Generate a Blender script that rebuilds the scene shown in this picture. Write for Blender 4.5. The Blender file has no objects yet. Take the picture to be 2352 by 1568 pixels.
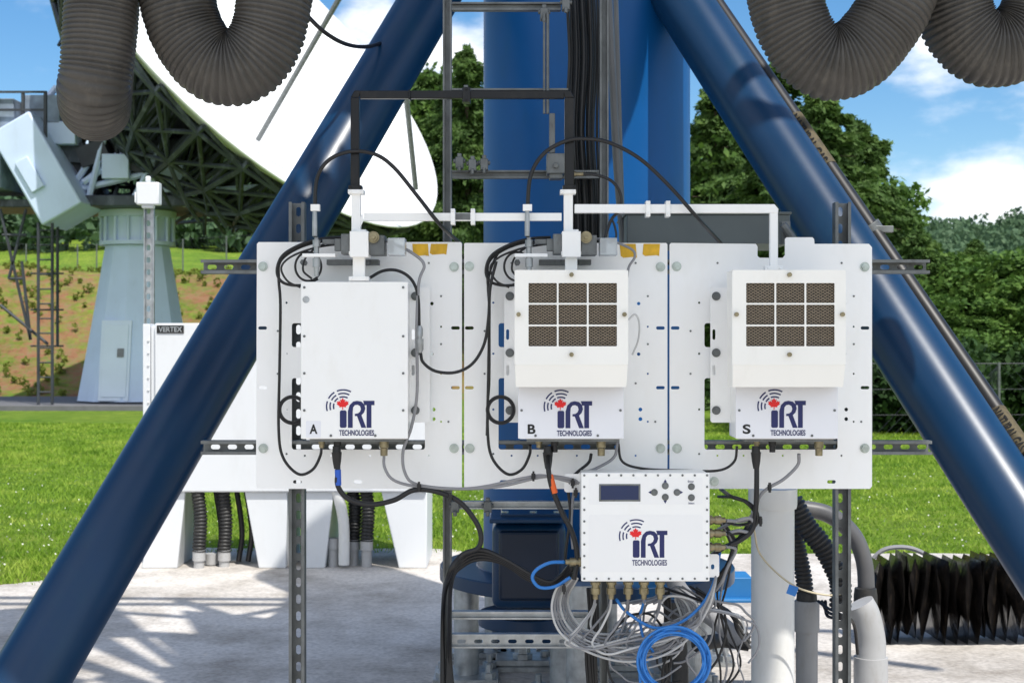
import bpy, math, random
import numpy as np
from mathutils import Vector, Matrix, noise
random.seed(7); rng=np.random.default_rng(7)
SC=bpy.context.scene
F=3267.0; EYE=1.5
def W(px,py,d): return Vector(((px-1176)/F*d, d, EYE-(py-784)/F*d))
# ------------------------------------------------------------------ materials
MATS={}
def M(name,col,rough=.5,metal=0.,var=.12,scale=6.,bump=0.,bscale=60.,dirt=None,dirtamt=.3,spec=.5,coat=0.,trans=0.):
    if name in MATS: return MATS[name]
    m=bpy.data.materials.new(name); m.use_nodes=True; nt=m.node_tree; n=nt.nodes; l=nt.links
    b=n['Principled BSDF']; b.inputs['Roughness'].default_value=rough; b.inputs['Metallic'].default_value=metal
    b.inputs['Specular IOR Level'].default_value=spec; b.inputs['Coat Weight'].default_value=coat
    b.inputs['Transmission Weight'].default_value=trans
    tc=n.new('ShaderNodeTexCoord'); oi=n.new('ShaderNodeObjectInfo')
    add=n.new('ShaderNodeVectorMath'); add.operation='ADD'
    mul=n.new('ShaderNodeVectorMath'); mul.operation='MULTIPLY'; mul.inputs[1].default_value=(17,31,23)
    l.new(oi.outputs['Random'],mul.inputs[0]); l.new(tc.outputs['Object'],add.inputs[0]); l.new(mul.outputs[0],add.inputs[1])
    nz=n.new('ShaderNodeTexNoise'); nz.inputs['Scale'].default_value=scale; nz.inputs['Detail'].default_value=6
    l.new(add.outputs[0],nz.inputs['Vector'])
    mx=n.new('ShaderNodeMix'); mx.data_type='RGBA'
    mr=n.new('ShaderNodeMapRange'); mr.inputs[1].default_value=.3; mr.inputs[2].default_value=.7
    l.new(nz.outputs['Fac'],mr.inputs[0]); l.new(mr.outputs[0],mx.inputs['Factor'])
    mx.inputs['A'].default_value=(*[c*(1-var) for c in col],1); mx.inputs['B'].default_value=(*[min(1,c*(1+var)) for c in col],1)
    out=mx.outputs['Result']
    if dirt:
        n2=n.new('ShaderNodeTexNoise'); n2.inputs['Scale'].default_value=scale*3.1; n2.inputs['Detail'].default_value=8; n2.inputs['Roughness'].default_value=.7
        mp=n.new('ShaderNodeMapping'); mp.inputs['Scale'].default_value=(1,1,.35); l.new(add.outputs[0],mp.inputs[0]); l.new(mp.outputs[0],n2.inputs['Vector'])
        r2=n.new('ShaderNodeMapRange'); r2.inputs[1].default_value=.52; r2.inputs[2].default_value=.75; r2.inputs[4].default_value=dirtamt
        l.new(n2.outputs['Fac'],r2.inputs[0])
        m2=n.new('ShaderNodeMix'); m2.data_type='RGBA'; l.new(r2.outputs[0],m2.inputs['Factor']); l.new(out,m2.inputs['A']); m2.inputs['B'].default_value=(*dirt,1)
        out=m2.outputs['Result']
    l.new(out,b.inputs['Base Color'])
    rr=n.new('ShaderNodeMapRange'); rr.inputs[3].default_value=max(0,rough-.06); rr.inputs[4].default_value=min(1,rough+.08)
    l.new(nz.outputs['Fac'],rr.inputs[0]); l.new(rr.outputs[0],b.inputs['Roughness'])
    if bump:
        nb=n.new('ShaderNodeTexNoise'); nb.inputs['Scale'].default_value=bscale; nb.inputs['Detail'].default_value=4
        l.new(add.outputs[0],nb.inputs['Vector']); bp=n.new('ShaderNodeBump'); bp.inputs['Strength'].default_value=bump; bp.inputs['Distance'].default_value=.01
        l.new(nb.outputs['Fac'],bp.inputs['Height']); l.new(bp.outputs['Normal'],b.inputs['Normal'])
    MATS[name]=m; return m
white=M('white_painted_metal',(.95,.95,.935),.40,var=.012,scale=3,dirt=(.68,.64,.54),dirtamt=.15)
white2=M('white_box_paint',(.94,.94,.92),.34,var=.012,scale=4,dirt=(.68,.63,.52),dirtamt=.15)
cream=M('cream_hood_paint',(.94,.93,.88),.36,var=.02,scale=4,dirt=(.6,.55,.45),dirtamt=.13)
blue=M('shaded_blue_gloss_paint',(.0018,.029,.082),.33,var=.15,scale=2,bump=.015,bscale=40,dirt=(.006,.045,.09),dirtamt=.45,spec=.4)  # pedestal blue, darkened to carry the shade on legs and housings
bluelit=M('sunlit_blue_column_paint',(.001,.080,.27),.42,var=.14,scale=2,bump=.02,bscale=40,dirt=(.006,.08,.18),dirtamt=.45,spec=.3)  # same blue, brightened to paint in the sun on the column
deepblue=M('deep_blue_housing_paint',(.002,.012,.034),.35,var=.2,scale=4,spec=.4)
galv=M('galvanised_steel',(.40,.42,.43),.42,.75,var=.25,scale=22,dirt=(.25,.24,.22),dirtamt=.4)
galvd=M('dull_galvanised_steel',(.17,.18,.18),.5,.6,var=.25,scale=18,dirt=(.08,.075,.07),dirtamt=.5)
boltm=M('zinc_bolt',(.45,.5,.47),.35,.85,var=.2,scale=60)
black=M('black_cable_rubber',(.009,.009,.010),.42,var=.2)
blackm=M('black_painted_waveguide',(.006,.006,.007),.3,var=.2,scale=10,dirt=(.05,.04,.03),dirtamt=.4,spec=.35)
grayc=M('grey_cable_jacket',(.26,.26,.27),.5,var=.1)
bluec=M('blue_cable_jacket',(.025,.20,.60),.4,var=.1)
orange=M('orange_tape',(.8,.13,.02),.5); bluetape=M('blue_tape',(.02,.1,.5),.5)
whitec=M('white_cable_jacket',(.55,.55,.54),.5)
brass=M('brass_connector',(.28,.24,.15),.38,.85,var=.3,scale=60)
hose=M('dark_ribbed_hose_fabric',(.062,.057,.050),.5,var=.3,scale=7,bump=.15,bscale=120,dirt=(.14,.125,.10),dirtamt=.6)
hoseb=M('black_ribbed_hose',(.02,.02,.02),.5,var=.3,scale=9,dirt=(.09,.075,.06),dirtamt=.4)
navy=M('navy_lettering',(.012,.018,.11),.5,var=.05); red=M('red_leaf_print',(.80,.01,.012),.5,var=.03)
ink=M('black_lettering',(.01,.01,.01),.6,var=.05)
yellow=M('yellow_tape',(.72,.42,.02),.6,var=.25,scale=30)
tan=M('tan_label',(.085,.066,.03),.7,var=.4,scale=25,dirt=(.02,.02,.02),dirtamt=.85)
pvc=M('grey_pvc',(.30,.30,.30),.45,var=.08,scale=5,dirt=(.2,.18,.15),dirtamt=.4)
pvcd=M('dark_grey_pvc',(.10,.10,.105),.42,var=.1,scale=5,dirt=(.17,.155,.13),dirtamt=.4)
pvcg=M('pale_grey_pvc',(.42,.42,.42),.42,var=.08,scale=5,dirt=(.25,.22,.18),dirtamt=.45)
pvcw=M('white_pvc',(.74,.74,.72),.42,var=.05,scale=4,dirt=(.45,.42,.35),dirtamt=.3)
clear=M('clear_plastic',(.75,.8,.82),.25,trans=.55)
lcd=M('dark_blue_display',(.01,.025,.09),.12,var=.1)
graybox=M('grey_painted_steel',(.12,.14,.14),.5,var=.1)
boxpaint=M('label_and_hood_shade_tint',(.84,.85,.89),.35,var=.015)
ctlpaint=M('white_overlay_panel',(.91,.91,.90),.3,var=.01)
antw=M('weathered_pale_blue_paint',(.56,.67,.86),.5,var=.06,scale=1.2,dirt=(.40,.48,.60),dirtamt=.3)
antg=M('grey_steel_members',(.040,.050,.060),.5,.2,var=.5,scale=1.5,dirt=(.33,.37,.44),dirtamt=.4)
antd=M('dark_machinery',(.035,.04,.05),.6,var=.4,scale=2)
dishw=M('white_reflector_paint',(.86,.87,.88),.5,var=.02,scale=.6)
bellm=M('black_bellows_fabric',(.010,.009,.009),.22,var=.4,scale=14,bump=.3,bscale=30,dirt=(.12,.09,.06),dirtamt=.4,spec=.7)
bark=M('bark',(.09,.065,.045),.9,var=.3)
def filtmat():
    m=bpy.data.materials.new('expanded_metal_filter'); m.use_nodes=True; nt=m.node_tree;n=nt.nodes;l=nt.links;b=n['Principled BSDF']
    tc=n.new('ShaderNodeTexCoord'); outs=[]
    for a in(32,-32):
        mp=n.new('ShaderNodeMapping'); mp.inputs['Rotation'].default_value=(0,math.radians(a),0); l.new(tc.outputs['Object'],mp.inputs[0])
        w=n.new('ShaderNodeTexWave'); w.bands_direction='Z'; w.inputs['Scale'].default_value=46; w.inputs['Distortion'].default_value=1.2; w.inputs['Detail'].default_value=1; w.inputs['Detail Scale'].default_value=3
        l.new(mp.outputs[0],w.inputs['Vector']); outs.append(w)
    mm=n.new('ShaderNodeMath'); mm.operation='MAXIMUM'; l.new(outs[0].outputs['Fac'],mm.inputs[0]); l.new(outs[1].outputs['Fac'],mm.inputs[1])
    cr=n.new('ShaderNodeValToRGB'); cr.color_ramp.elements[0].position=.5; cr.color_ramp.elements[0].color=(.022,.018,.012,1)
    cr.color_ramp.elements[1].position=1.; cr.color_ramp.elements[1].color=(.25,.20,.14,1)
    l.new(mm.outputs[0],cr.inputs[0]); l.new(cr.outputs[0],b.inputs['Base Color']); b.inputs['Roughness'].default_value=.5
    bp=n.new('ShaderNodeBump'); bp.inputs['Strength'].default_value=.8; bp.inputs['Distance'].default_value=.004; l.new(mm.outputs[0],bp.inputs['Height']); l.new(bp.outputs[0],b.inputs['Normal'])
    return m
filt=filtmat()
# ------------------------------------------------------------------ mesh builder
class MB:
    def __init__(s): s.v=[]; s.f=[]
    def add(s,vs,fs):
        o=len(s.v); s.v+= [tuple(x) for x in vs]; s.f+=[tuple(i+o for i in f) for f in fs]; return s
    def box(s,x0,x1,y0,y1,z0,z1,T=None):
        vs=[Vector((x,y,z)) for x in(x0,x1) for y in(y0,y1) for z in(z0,z1)]
        if T: vs=[T@v for v in vs]
        return s.add(vs,[(0,1,3,2),(4,6,7,5),(0,4,5,1),(2,3,7,6),(0,2,6,4),(1,5,7,3)])
    def bpx(s,x0,x1,y0,y1,d0,d1):
        a=W(x0,y1,d0); b=W(x1,y0,d0); return s.box(a.x,b.x,d0,d1,a.z,b.z)
    def tube(s,pts,r,seg=10,caps=True):
        pts=[Vector(p) for p in pts]; n=len(pts); R=r if hasattr(r,'__len__') else [r]*n
        t0=(pts[1]-pts[0]).normalized(); up=Vector((0,0,1)) if abs(t0.z)<.9 else Vector((0,1,0))
        u=t0.cross(up).normalized(); vs=[]
        for i,p in enumerate(pts):
            t=(pts[min(i+1,n-1)]-pts[max(i-1,0)])
            if t.length<1e-9: t=t0.copy()
            t.normalize(); u=(u-t*u.dot(t)).normalized(); w=t.cross(u)
            for k in range(seg):
                a=2*math.pi*k/seg; vs.append(p+(u*math.cos(a)+w*math.sin(a))*R[i])
        fs=[]
        for i in range(n-1):
            for k in range(seg):
                k2=(k+1)%seg; fs.append((i*seg+k,i*seg+k2,(i+1)*seg+k2,(i+1)*seg+k))
        if caps: fs.append(tuple(range(seg-1,-1,-1))); fs.append(tuple((n-1)*seg+k for k in range(seg)))
        return s.add(vs,fs)
    def cyl(s,p0,p1,r0,r1=None,seg=16): return s.tube([p0,p1],[r0,r0 if r1 is None else r1],seg)
    def rings(s,c,axis,prof,seg=24):
        c=Vector(c);axis=Vector(axis)
        return s.tube([c+axis*a for a,_ in prof],[r for _,r in prof],seg)
COL=SC.collection
WL={}
def setp(o,org,parent):
    WL[o.name]=Vector(org)
    if parent: o.parent=parent; o.location=Vector(org)-WL[parent.name]
    else: o.location=org
def meta(o,label,cat,group,kind):
    if label:o['label']=label
    if cat:o['category']=cat
    if group:o['group']=group
    if kind:o['kind']=kind
def obj(name,mb,mat,parent=None,label=None,cat=None,group=None,bevel=0,kind=None,sharp=35,mesh=None,bseg=2):
    if mesh is None:
        me=bpy.data.meshes.new(name); v=np.array(mb.v,dtype=float)
        lo=v.min(0); hi=v.max(0); org=Vector(((lo[0]+hi[0])/2,(lo[1]+hi[1])/2,lo[2]))
        v=v-np.array(org); me.from_pydata([tuple(x) for x in v],[],mb.f)
        me.polygons.foreach_set('use_smooth',[True]*len(me.polygons)); me.set_sharp_from_angle(angle=math.radians(sharp))
    else: me=mesh; org=Vector((0,0,0))
    o=bpy.data.objects.new(name,me); COL.objects.link(o)
    if mat: me.materials.append(mat)
    setp(o,org,parent); meta(o,label,cat,group,kind)
    if bevel:
        b=o.modifiers.new('bevel','BEVEL'); b.width=bevel; b.segments=bseg; b.limit_method='ANGLE'; b.angle_limit=math.radians(50)
    return o
def thing(name,loc,label,cat,group=None):
    o=bpy.data.objects.new(name,None); o.empty_display_size=.1; COL.objects.link(o); setp(o,loc,None); meta(o,label,cat,group,None); return o
def boxes(name,lst,mat,parent,bevel=0,px=True):
    for b in lst:
        mb=MB(); (mb.bpx if px else mb.box)(*b); obj(name,mb,mat,parent,bevel=bevel)
def smooth(pts,k=8):
    P=[Vector(p) for p in pts]; P=[P[0]*2-P[1]]+P+[P[-1]*2-P[-2]]; out=[]
    for i in range(1,len(P)-2):
        for j in range(k):
            t=j/k; a,b,c,d=P[i-1:i+3]
            out.append(.5*((2*b)+(c-a)*t+(2*a-5*b+4*c-d)*t*t+(3*b-a-3*c+d)*t**3))
    out.append(P[-2]); return out
# ------------------------------------------------------------------ 2D curve fills
def fill(polys,t):
    cu=bpy.data.curves.new('c','CURVE'); cu.dimensions='2D'; cu.fill_mode='BOTH'; cu.extrude=t/2
    for p in polys:
        s=cu.splines.new('POLY'); s.points.add(len(p)-1)
        for i,(x,y) in enumerate(p): s.points[i].co=(x,y,0,1)
        s.use_cyclic_u=True
    return _conv(cu)
def _conv(cu):
    o=bpy.data.objects.new('tmp',cu); COL.objects.link(o); dg=bpy.context.evaluated_depsgraph_get(); dg.update()
    me=bpy.data.meshes.new_from_object(o.evaluated_get(dg)); vs=[v.co.copy() for v in me.vertices]; fs=[tuple(p.vertices) for p in me.polygons]
    bpy.data.objects.remove(o); bpy.data.meshes.remove(me); return vs,fs
def plate(mb,polys,d,t):
    wp=[[((x-1176)/F*d,EYE-(y-784)/F*d) for x,y in p] for p in polys]
    vs,fs=fill(wp,t); return mb.add([Vector((v.x,d+t/2-v.z,v.y)) for v in vs],fs)
def text(mb,body,x0,x1,y0,y1,d,t=.0006,bold=.012,T=None):
    cu=bpy.data.curves.new('t','FONT'); cu.body=body; cu.offset=bold; cu.fill_mode='BOTH'; cu.extrude=.01
    vs,fs=_conv(cu)
    ax=min(v.x for v in vs);bx=max(v.x for v in vs);ay=min(v.y for v in vs);by=max(v.y for v in vs)
    if T is not None:
        return mb.add([T@Vector(((v.x-ax)/(bx-ax)-.5,(v.y-ay)/(by-ay)-.5,v.z/.01)) for v in vs],fs)
    a=W(x0,y1,d); b=W(x1,y0,d)
    return mb.add([Vector((a.x+(v.x-ax)/(bx-ax)*(b.x-a.x),d-v.z/.01*t/2,a.z+(v.y-ay)/(by-ay)*(b.z-a.z))) for v in vs],fs)
def circ(cx,cy,r,n=16): return [(cx+r*math.cos(2*math.pi*i/n),cy+r*math.sin(2*math.pi*i/n)) for i in range(n)]
def rrect(x0,x1,y0,y1,r,n=4):
    out=[]
    for cx,cy,a0 in((x1-r,y1-r,0),(x0+r,y1-r,90),(x0+r,y0+r,180),(x1-r,y0+r,270)):
        for i in range(n+1):
            a=math.radians(a0+90*i/n); out.append((cx+r*math.cos(a),cy+r*math.sin(a)))
    return out
def pill(cx,cy,w,h): return rrect(cx-w/2,cx+w/2,cy-h/2,cy+h/2,min(w,h)/2-.01)
def mir(pts): return pts+[(-x,y) for x,y in reversed(pts) if abs(x)>1e-6]
LEAF=mir([(0,-1),(.2,-.62),(.42,-.74),(.33,-.22),(.6,-.5),(.68,-.34),(.98,-.38),(.86,-.06),(1,.05),(.5,.42),(.56,.6),(.06,.52),(.07,.98),(0,.98)])
def arc(cx,cy,r,w,a0,a1,n=14):
    o=[];i_=[]
    for k in range(n+1):
        a=math.radians(a0+(a1-a0)*k/n); o.append((cx+(r+w/2)*math.cos(a),cy-(r+w/2)*math.sin(a))); i_.append((cx+(r-w/2)*math.cos(a),cy-(r-w/2)*math.sin(a)))
    return o+i_[::-1]
def logo(parent,ox,oy,d,s=1.0):
    q=lambda ps:[(ox+(x-820)*s,oy+(y-950)*s) for x,y in ps]
    t=.0006; dd=d-.0009
    mb=MB()
    plate(mb,[q(rrect(780.5,796,942,982,4))],dd,t)
    R=[(799,982),(799,944),(803,930),(811,922),(820,920),(830,922),(837,929),(839,938),(836,947),(830,953),(841,982),(830,982),(820,955),(815,955),(815,950),(822,949),(827,945),(829,939),(827,932),(821,929),(815,930),(811,935),(810,945),(810,982)]
    plate(mb,[q(R)],dd,t)
    plate(mb,[q([(834,920),(860,920),(860,930),(853,930),(853,982),(842,982),(842,930),(837,930)])],dd,t)
    text(mb,'TECHNOLOGIES',ox-41*s,ox+39*s,oy+37*s,oy+50*s,dd,t,.022)
    for r in(22,30,38):
        for a0,a1 in((62,112),(122,152),(162,196)): plate(mb,[q(arc(788,933,r,3.2,a0,a1))],dd,t)
    obj('logo_lettering',mb,navy,parent)
    mb=MB(); plate(mb,[q([(787+14*x,927+13.5*y) for x,y in LEAF])],dd-.0008,t); obj('maple_leaf_emblem',mb,red,parent)
def bolt(mb,px,py,d,r=11):
    c=W(px,py,d); k=d/F
    mb.cyl(c,c-Vector((0,.0025,0)),r*k,seg=20); mb.tube([c-Vector((0,.0026,0)),c-Vector((0,.010,0))],r*.72*k,seg=6)
    mb.cyl(c-Vector((0,.0101,0)),c-Vector((0,.012,0)),r*.35*k,seg=10)
def screws(lst,d,parent,r=3.2,mat=None,name='screw'):
    me=None
    for x,y in lst:
        c=W(x,y,d)
        if me is None:
            mb=MB(); mb.cyl(Vector((0,.0005,0)),Vector((0,-.002,0)),r*d/F,seg=10); me=bpy.data.meshes.new(name); me.from_pydata(mb.v,[],mb.f); me.materials.append(mat or galvd)
        o=bpy.data.objects.new(name,me); COL.objects.link(o); setp(o,c,parent)
# ------------------------------------------------------------------ mounting plates
D=4.2
outs=[[(590,560),(594,556),(1058,556),(1061,559),(1061,1119),(1058,1122),(594,1122),(588,1118)],
 [(1066,560),(1069,558),(1530,558),(1533,561),(1533,1119),(1530,1122),(1069,1122),(1066,1119)],
 [(1538,562),(1541,558),(1736,560),(1740,566),(1740,588),(1745,592),(1798,592),(1803,586),(1803,549),(1807,545),(1866,545),(1870,549),(1871,560),(1996,560),(2003,568),(2003,1116),(1998,1122),(1541,1122),(1538,1119)]]
for i,(o,sx) in enumerate(zip(outs,(0,475,948))):
    L=[593,1068,1541][i]; Rr=[1046,1517,1987][i]
    x1h=976+sx-(28 if i==1 else 0)
    holes=[rrect(670+sx,x1h,742,797,6),rrect(670+sx,x1h,868,1032,6)]
    for y in(753,890): holes+= [pill(L+10,y,20,7.5),pill(Rr,y,20,7.5)]
    holes+=[pill(683+sx,1106,20,8)]
    if i!=1: holes+=[pill(822+sx+(140 if i==2 else 0),1106,20,8)]
    for y in(695,812,940,1042): holes.append(circ(658+sx,y,2.6,8))
    for y in(697,813): holes.append(circ(992+sx,y,4,10))
    for y in(940,962): holes.append(circ(996+sx,y,4.5,10))
    for y in(750,858,968): holes+= [circ(1013+sx,y,2.4,8)]
    for x in(700,760,850,985): holes.append(circ(x+sx,1046,2.4,8))
    mb=MB(); plate(mb,[o]+holes,D,.004)
    T=thing('mounting_plate',W(825+sx,1122,D),'white painted metal mounting plate with slots bolted to steel channels','metal plate','mounting plates')
    obj('plate',mb,white,T)
    for (x,y) in ((604,612),(1043,613),(605,1029),(1043,1029)):
        xx={0:x,1:x+474,2:x+950 if x<800 else x+943}[i]
        mb=MB(); bolt(mb,xx,y,D-.0002); obj('bolt',mb,boltm,T)
    screws([(x+sx,y) for x,y in((638,858),(1013,790),(700,604),(985,604),(1013,680),(638,760),(985,880),(1030,968))],D,T,2.4,name='rivet')
mb=MB(); bolt(mb,1640,1105,D-.0002); obj('bolt',mb,boltm,label='zinc hex bolt with washer on the white plate',cat='bolt')
for x0,x1,y1,sk in((947,983,588,2),(990,1028,585,-3),(1423,1460,592,3),(1478,1516,588,-2)):
    mb=MB(); plate(mb,[[(x0,560),(x1,560),(x1+sk,y1),(x1-8,y1-2),(x0+sk+6,y1),(x0+sk,y1-4)]],D-.0012,.0006)
    obj('yellow_tape',mb,yellow,label='strip of faded yellow tape on a white plate',cat='tape',group='strips of yellow tape on the plates')
# ------------------------------------------------------------------ slotted channels
def strut(vert,c,a0,a1,d,label,w=32,mat=galvd,group='slotted steel channels',dep=.04,name='slotted_channel',pitch=39,ph=0):
    mb=MB(); k=d/F
    sl=[]; a=a0+pitch*.5+ph
    while a<a1-12:
        sl.append(pill(c,a,11,22) if vert else pill(a,c,22,11)); a+=pitch
    hw=w/2
    out=[(c-hw,a0),(c+hw,a0),(c+hw,a1),(c-hw,a1)] if vert else [(a0,c-hw),(a1,c-hw),(a1,c+hw),(a0,c+hw)]
    wp=[[((x-1176)*k,EYE-(y-784)*k) for x,y in p] for p in [out]+sl]
    vs,fs=fill(wp,.003); mb.add([Vector((v.x,d+dep-v.z,v.y)) for v in vs],fs)
    def b(x0,x1,y0,y1,d0,d1):
        mb.box((x0-1176)*k,(x1-1176)*k,d0,d1,EYE-(y1-784)*k,EYE-(y0-784)*k)
    e=2.2
    if vert:
        b(c-hw-.1,c-hw+e,a0,a1,d+.002,d+dep-.0017); b(c+hw-e,c+hw+.1,a0,a1,d+.002,d+dep-.0017)
        b(c-hw,c-hw+7,a0-.1,a1+.1,d,d+.0025); b(c+hw-7,c+hw,a0-.1,a1+.1,d,d+.0025)
    else:
        b(a0,a1,c-hw-.1,c-hw+e,d+.002,d+dep-.0017); b(a0,a1,c+hw-e,c+hw+.1,d+.002,d+dep-.0017)
        b(a0-.1,a1+.1,c-hw,c-hw+7,d,d+.0025); b(a0-.1,a1+.1,c+hw-7,c+hw,d,d+.0025)
    return obj(name,mb,mat,label=label,cat='steel channel',group=group)
strut(False,612,461,2136,4.207,'horizontal slotted galvanised channel behind the white plates')
strut(False,1028,461,2141,4.207,'horizontal slotted galvanised channel behind the white plates',ph=8)
strut(True,681,464,1905,4.252,'upright slotted galvanised channel carrying the equipment rack',w=36,mat=galvd)
strut(True,1937,464,1905,4.252,'upright slotted galvanised channel carrying the equipment rack',w=36,mat=galvd)
lad=thing('cable_ladder',W(1200,1830,4.5),'galvanised cable ladder with rungs standing in front of the blue column','cable ladder')
for x0,x1 in((1017,1037),(1378,1398)):
    mb=MB(); mb.bpx(x0,x0+4,-260,1862,4.46,4.5); mb.bpx(x1-4,x1,-260,1862,4.46,4.5); mb.bpx(x0+4,x1-4,-260,1862,4.485,4.499); obj('rail',mb,galvd,lad)
for y,x1 in((14,1288),(212,1305),(400,1376),(1160,1376),(1413,1376),(1472,1376)):
    mb=MB(); h=9 if y not in(1472,) else 16
    mb.bpx(1038,x1,y-h,y-h+4,4.45,4.48); mb.bpx(1038,x1,y+h-4,y+h,4.45,4.48)
    plate(mb,[[(1038,y-h+4),(x1,y-h+4),(x1,y+h-4),(1038,y+h-4)]]+([pill(1060+i*39,y,20,9) for i in range(8)] if h>10 else []),4.465,.003)
    obj('rung',mb,galvd if y<1000 else galv,lad)
for x,y in((1055,372),(1085,378),(1112,376),(1045,1163),(1120,1163),(1070,215),(1250,30),(1300,8)):
    mb=MB(); mb.bpx(x-9,x+9,y-12,y+14,4.41,4.445); mb.cyl(W(x-14,y-2,4.43),W(x+14,y-2,4.43),.007); mb.cyl(W(x,y+10,4.40),W(x,y+22,4.40),.006)
    mb.bpx(x-5,x+5,y-20,y-10,4.415,4.44)
    obj('cable_clamp',mb,galvd,label='small steel clamp bolted on the cable ladder',cat='clamp',group='clamps on the ladder',bevel=.002)
# ------------------------------------------------------------------ equipment boxes
def bottom_conns(T,xs):
    for x,r,l,m in xs:
        mb=MB(); c=W(x,1008,4.11); k=4.11/F
        mb.rings(c,Vector((0,0,-1)),[(0,r*1.25*k),(5*k,r*1.25*k),(5.1*k,r*k),(l*.5*k,r*k),(l*.55*k,r*.8*k),(l*k,r*.75*k)],16)
        obj('connector',mb,m,T)
def amp_box(x0,x1,letter,lx,logox,logoy):
    T=thing('equipment_box',W((x0+x1)/2,1008,4.12),{'A':'white sealed electronics box with logo and letter A on a plate','B':'white vented electronics box with logo and letter B on a plate','S':'white vented electronics box with logo and letter S on a plate'}[letter],'electronics box')
    top=647
    mb=MB(); mb.bpx(x0+2,x1-2,top+2,1008,4.056,4.196); obj('housing',mb,white2,T,bevel=.004)
    mb=MB(); mb.bpx(x0,x1,top if letter=='A' else 885,1007,4.05,4.0555); obj('lid',mb,white2 if letter=='A' else boxpaint,T,bevel=.0015)  # vented lids tinted grey-blue to carry the shade under the hood
    if letter=='A':
        screws([(x,y) for y in(660,772,857,942) for x in(x0+8,x1-11)]+[(760,1000),(862,1000)],4.05,T,3); screws([(703,688)],4.05,T,8,galv)
    else: screws([(x0+8,942),(x1-8,942),(x0+40,1000),(x1-60,1000)],4.05,T,3)
    wB=46 if letter!='S' else 62
    side=x0-32 if letter=='B' else (x1+4 if letter=='A' else x0-58)
    mb=MB(); plate(mb,[rrect(side,side+wB,660,970,6)]+([pill(side+8,768,7,24),pill(side+8,850,7,24)]),4.17,.004); obj('bracket',mb,white,T)
    for y in(680,810,942):
        mb=MB(); bolt(mb,side+13,y,4.169,10); obj('bolt',mb,galvd,T)
    mb=MB(); text(mb,letter,lx-9,lx+9,974,996,4.0491,.0006,.03); obj('letter',mb,ink,T)
    mb=MB(); plate(mb,[rrect(lx-17,lx+17,966,1004,3)],4.0496,.0002); obj('label_sticker',mb,boxpaint,T)
    logo(T,logox,logoy,4.05)
    bottom_conns(T,[(x0+48,8,20,brass),(x0+84,9,30,black),(x0+191,11,38,brass)])
    mb=MB(); mb.bpx(x0+20,x1-10,1008.2,1014,4.07,4.17); obj('gasket_rail',mb,galvd,T)
    if letter!='A':
        hx0,hx1=x0-8,x1+10 if letter=='B' else x1+18
        gx0=hx0+32; gx1=hx1-26; dh=3.95
        hood=MB()
        ww=(gx1-gx0-8)/3; hh=(795-650-8)/3
        holes=[rrect(gx0+i*(ww+4),gx0+i*(ww+4)+ww,650+j*(hh+4),650+j*(hh+4)+hh,2) for i in range(3) for j in range(3)]
        plate(hood,[rrect(hx0,hx1,620,838,4)]+holes,dh,.003)
        def P(px,py,d,ref=dh): v=W(px,py,ref); return Vector((v.x,d,v.z))
        vs=[P(hx0+1,620,dh+.002),P(hx1-1,620,dh+.002),P(hx1-1,620,4.058),P(hx0+1,620,4.058),
            P(hx0+1,838,dh+.002),P(hx1-1,838,dh+.002),P(hx1-3,889,dh+.018),P(hx0+3,889,dh+.018),P(hx0+3,889,4.058),P(hx1-3,889,4.058)]
        hood.add(vs,[(0,1,2,3),(0,3,8,7,4),(1,5,6,9,2),(4,7,6,5)])
        obj('vent_hood',hood,cream,T)
        mb=MB(); mb.bpx(gx0-6,gx1+6,644,801,dh+.006,dh+.02); obj('vent_filter',mb,filt,T)
        cx=(hx0+hx1)/2
        for x,y in((cx,631),(cx,814),(hx0+9,722),(hx1-9,722)):
            c=W(x,y,dh-.0005); mb=MB(); mb.cyl(c,c-Vector((0,.012,0)),.0062,seg=12); obj('thumb_screw',mb,brass,T)
amp_box(691,937,'A',720,820,950)
amp_box(1190,1433,'B',1221,1320,951)
amp_box(1690,1925,'S',1715,1811,950)
# ------------------------------------------------------------------ controller
C=thing('control_unit',W(1483,1335,4.1),'white control box with display, keypad and logo below the plates','control box')
dc=4.0
mb=MB(); mb.bpx(1337,1628,1087,1335,dc+.006,4.14); obj('housing',mb,white2,C,bevel=.004)
mb=MB(); mb.bpx(1335,1630,1085,1334,dc,dc+.0055); obj('lid',mb,white2,C,bevel=.002)
for a in((1352,1614,1097,1158,3),(1352,1614,1182,1313,5)):
    mb=MB(); plate(mb,[rrect(*a)],dc-.0006,.0004); obj('label_panel',mb,ctlpaint,C)
mb=MB(); mb.bpx(1376,1471,1111,1151,dc-.0014,dc-.0008); obj('display_bezel',mb,galvd,C)
mb=MB(); mb.bpx(1380,1467,1115,1147,dc-.0025,dc-.0015); obj('display',mb,lcd,C,bevel=.0004)
for x,y in((1528,1115),(1503,1130),(1528,1141),(1555,1130),(1588,1117),(1588,1142)):
    mb=MB(); c=W(x,y,dc-.0008); mb.rings(c,Vector((0,-1,0)),[(0,.0098),(.0012,.0098),(.0013,.007),(.004,.0062)],16); obj('button',mb,galvd,C)
for x,y,a in((1528,1104,0),(1528,1152,180),(1493,1130,-90),(1565,1130,90)):
    r=[(0,-4),(4,3),(-4,3)]; ca,sa=math.cos(math.radians(a)),math.sin(math.radians(a))
    mb=MB(); plate(mb,[[(x+u*ca-v*sa,y+u*sa+v*ca) for u,v in r]],dc-.0012,.0003); obj('arrow_mark',mb,navy,C)
for x,y,s in((1587,1105,'Enter'),(1588,1155,'Select')):
    mb=MB(); text(mb,s,x-7,x+7,y-2.2,y+2.2,dc-.0011,.0003,.01); obj('button_lettering',mb,navy,C)
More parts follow.
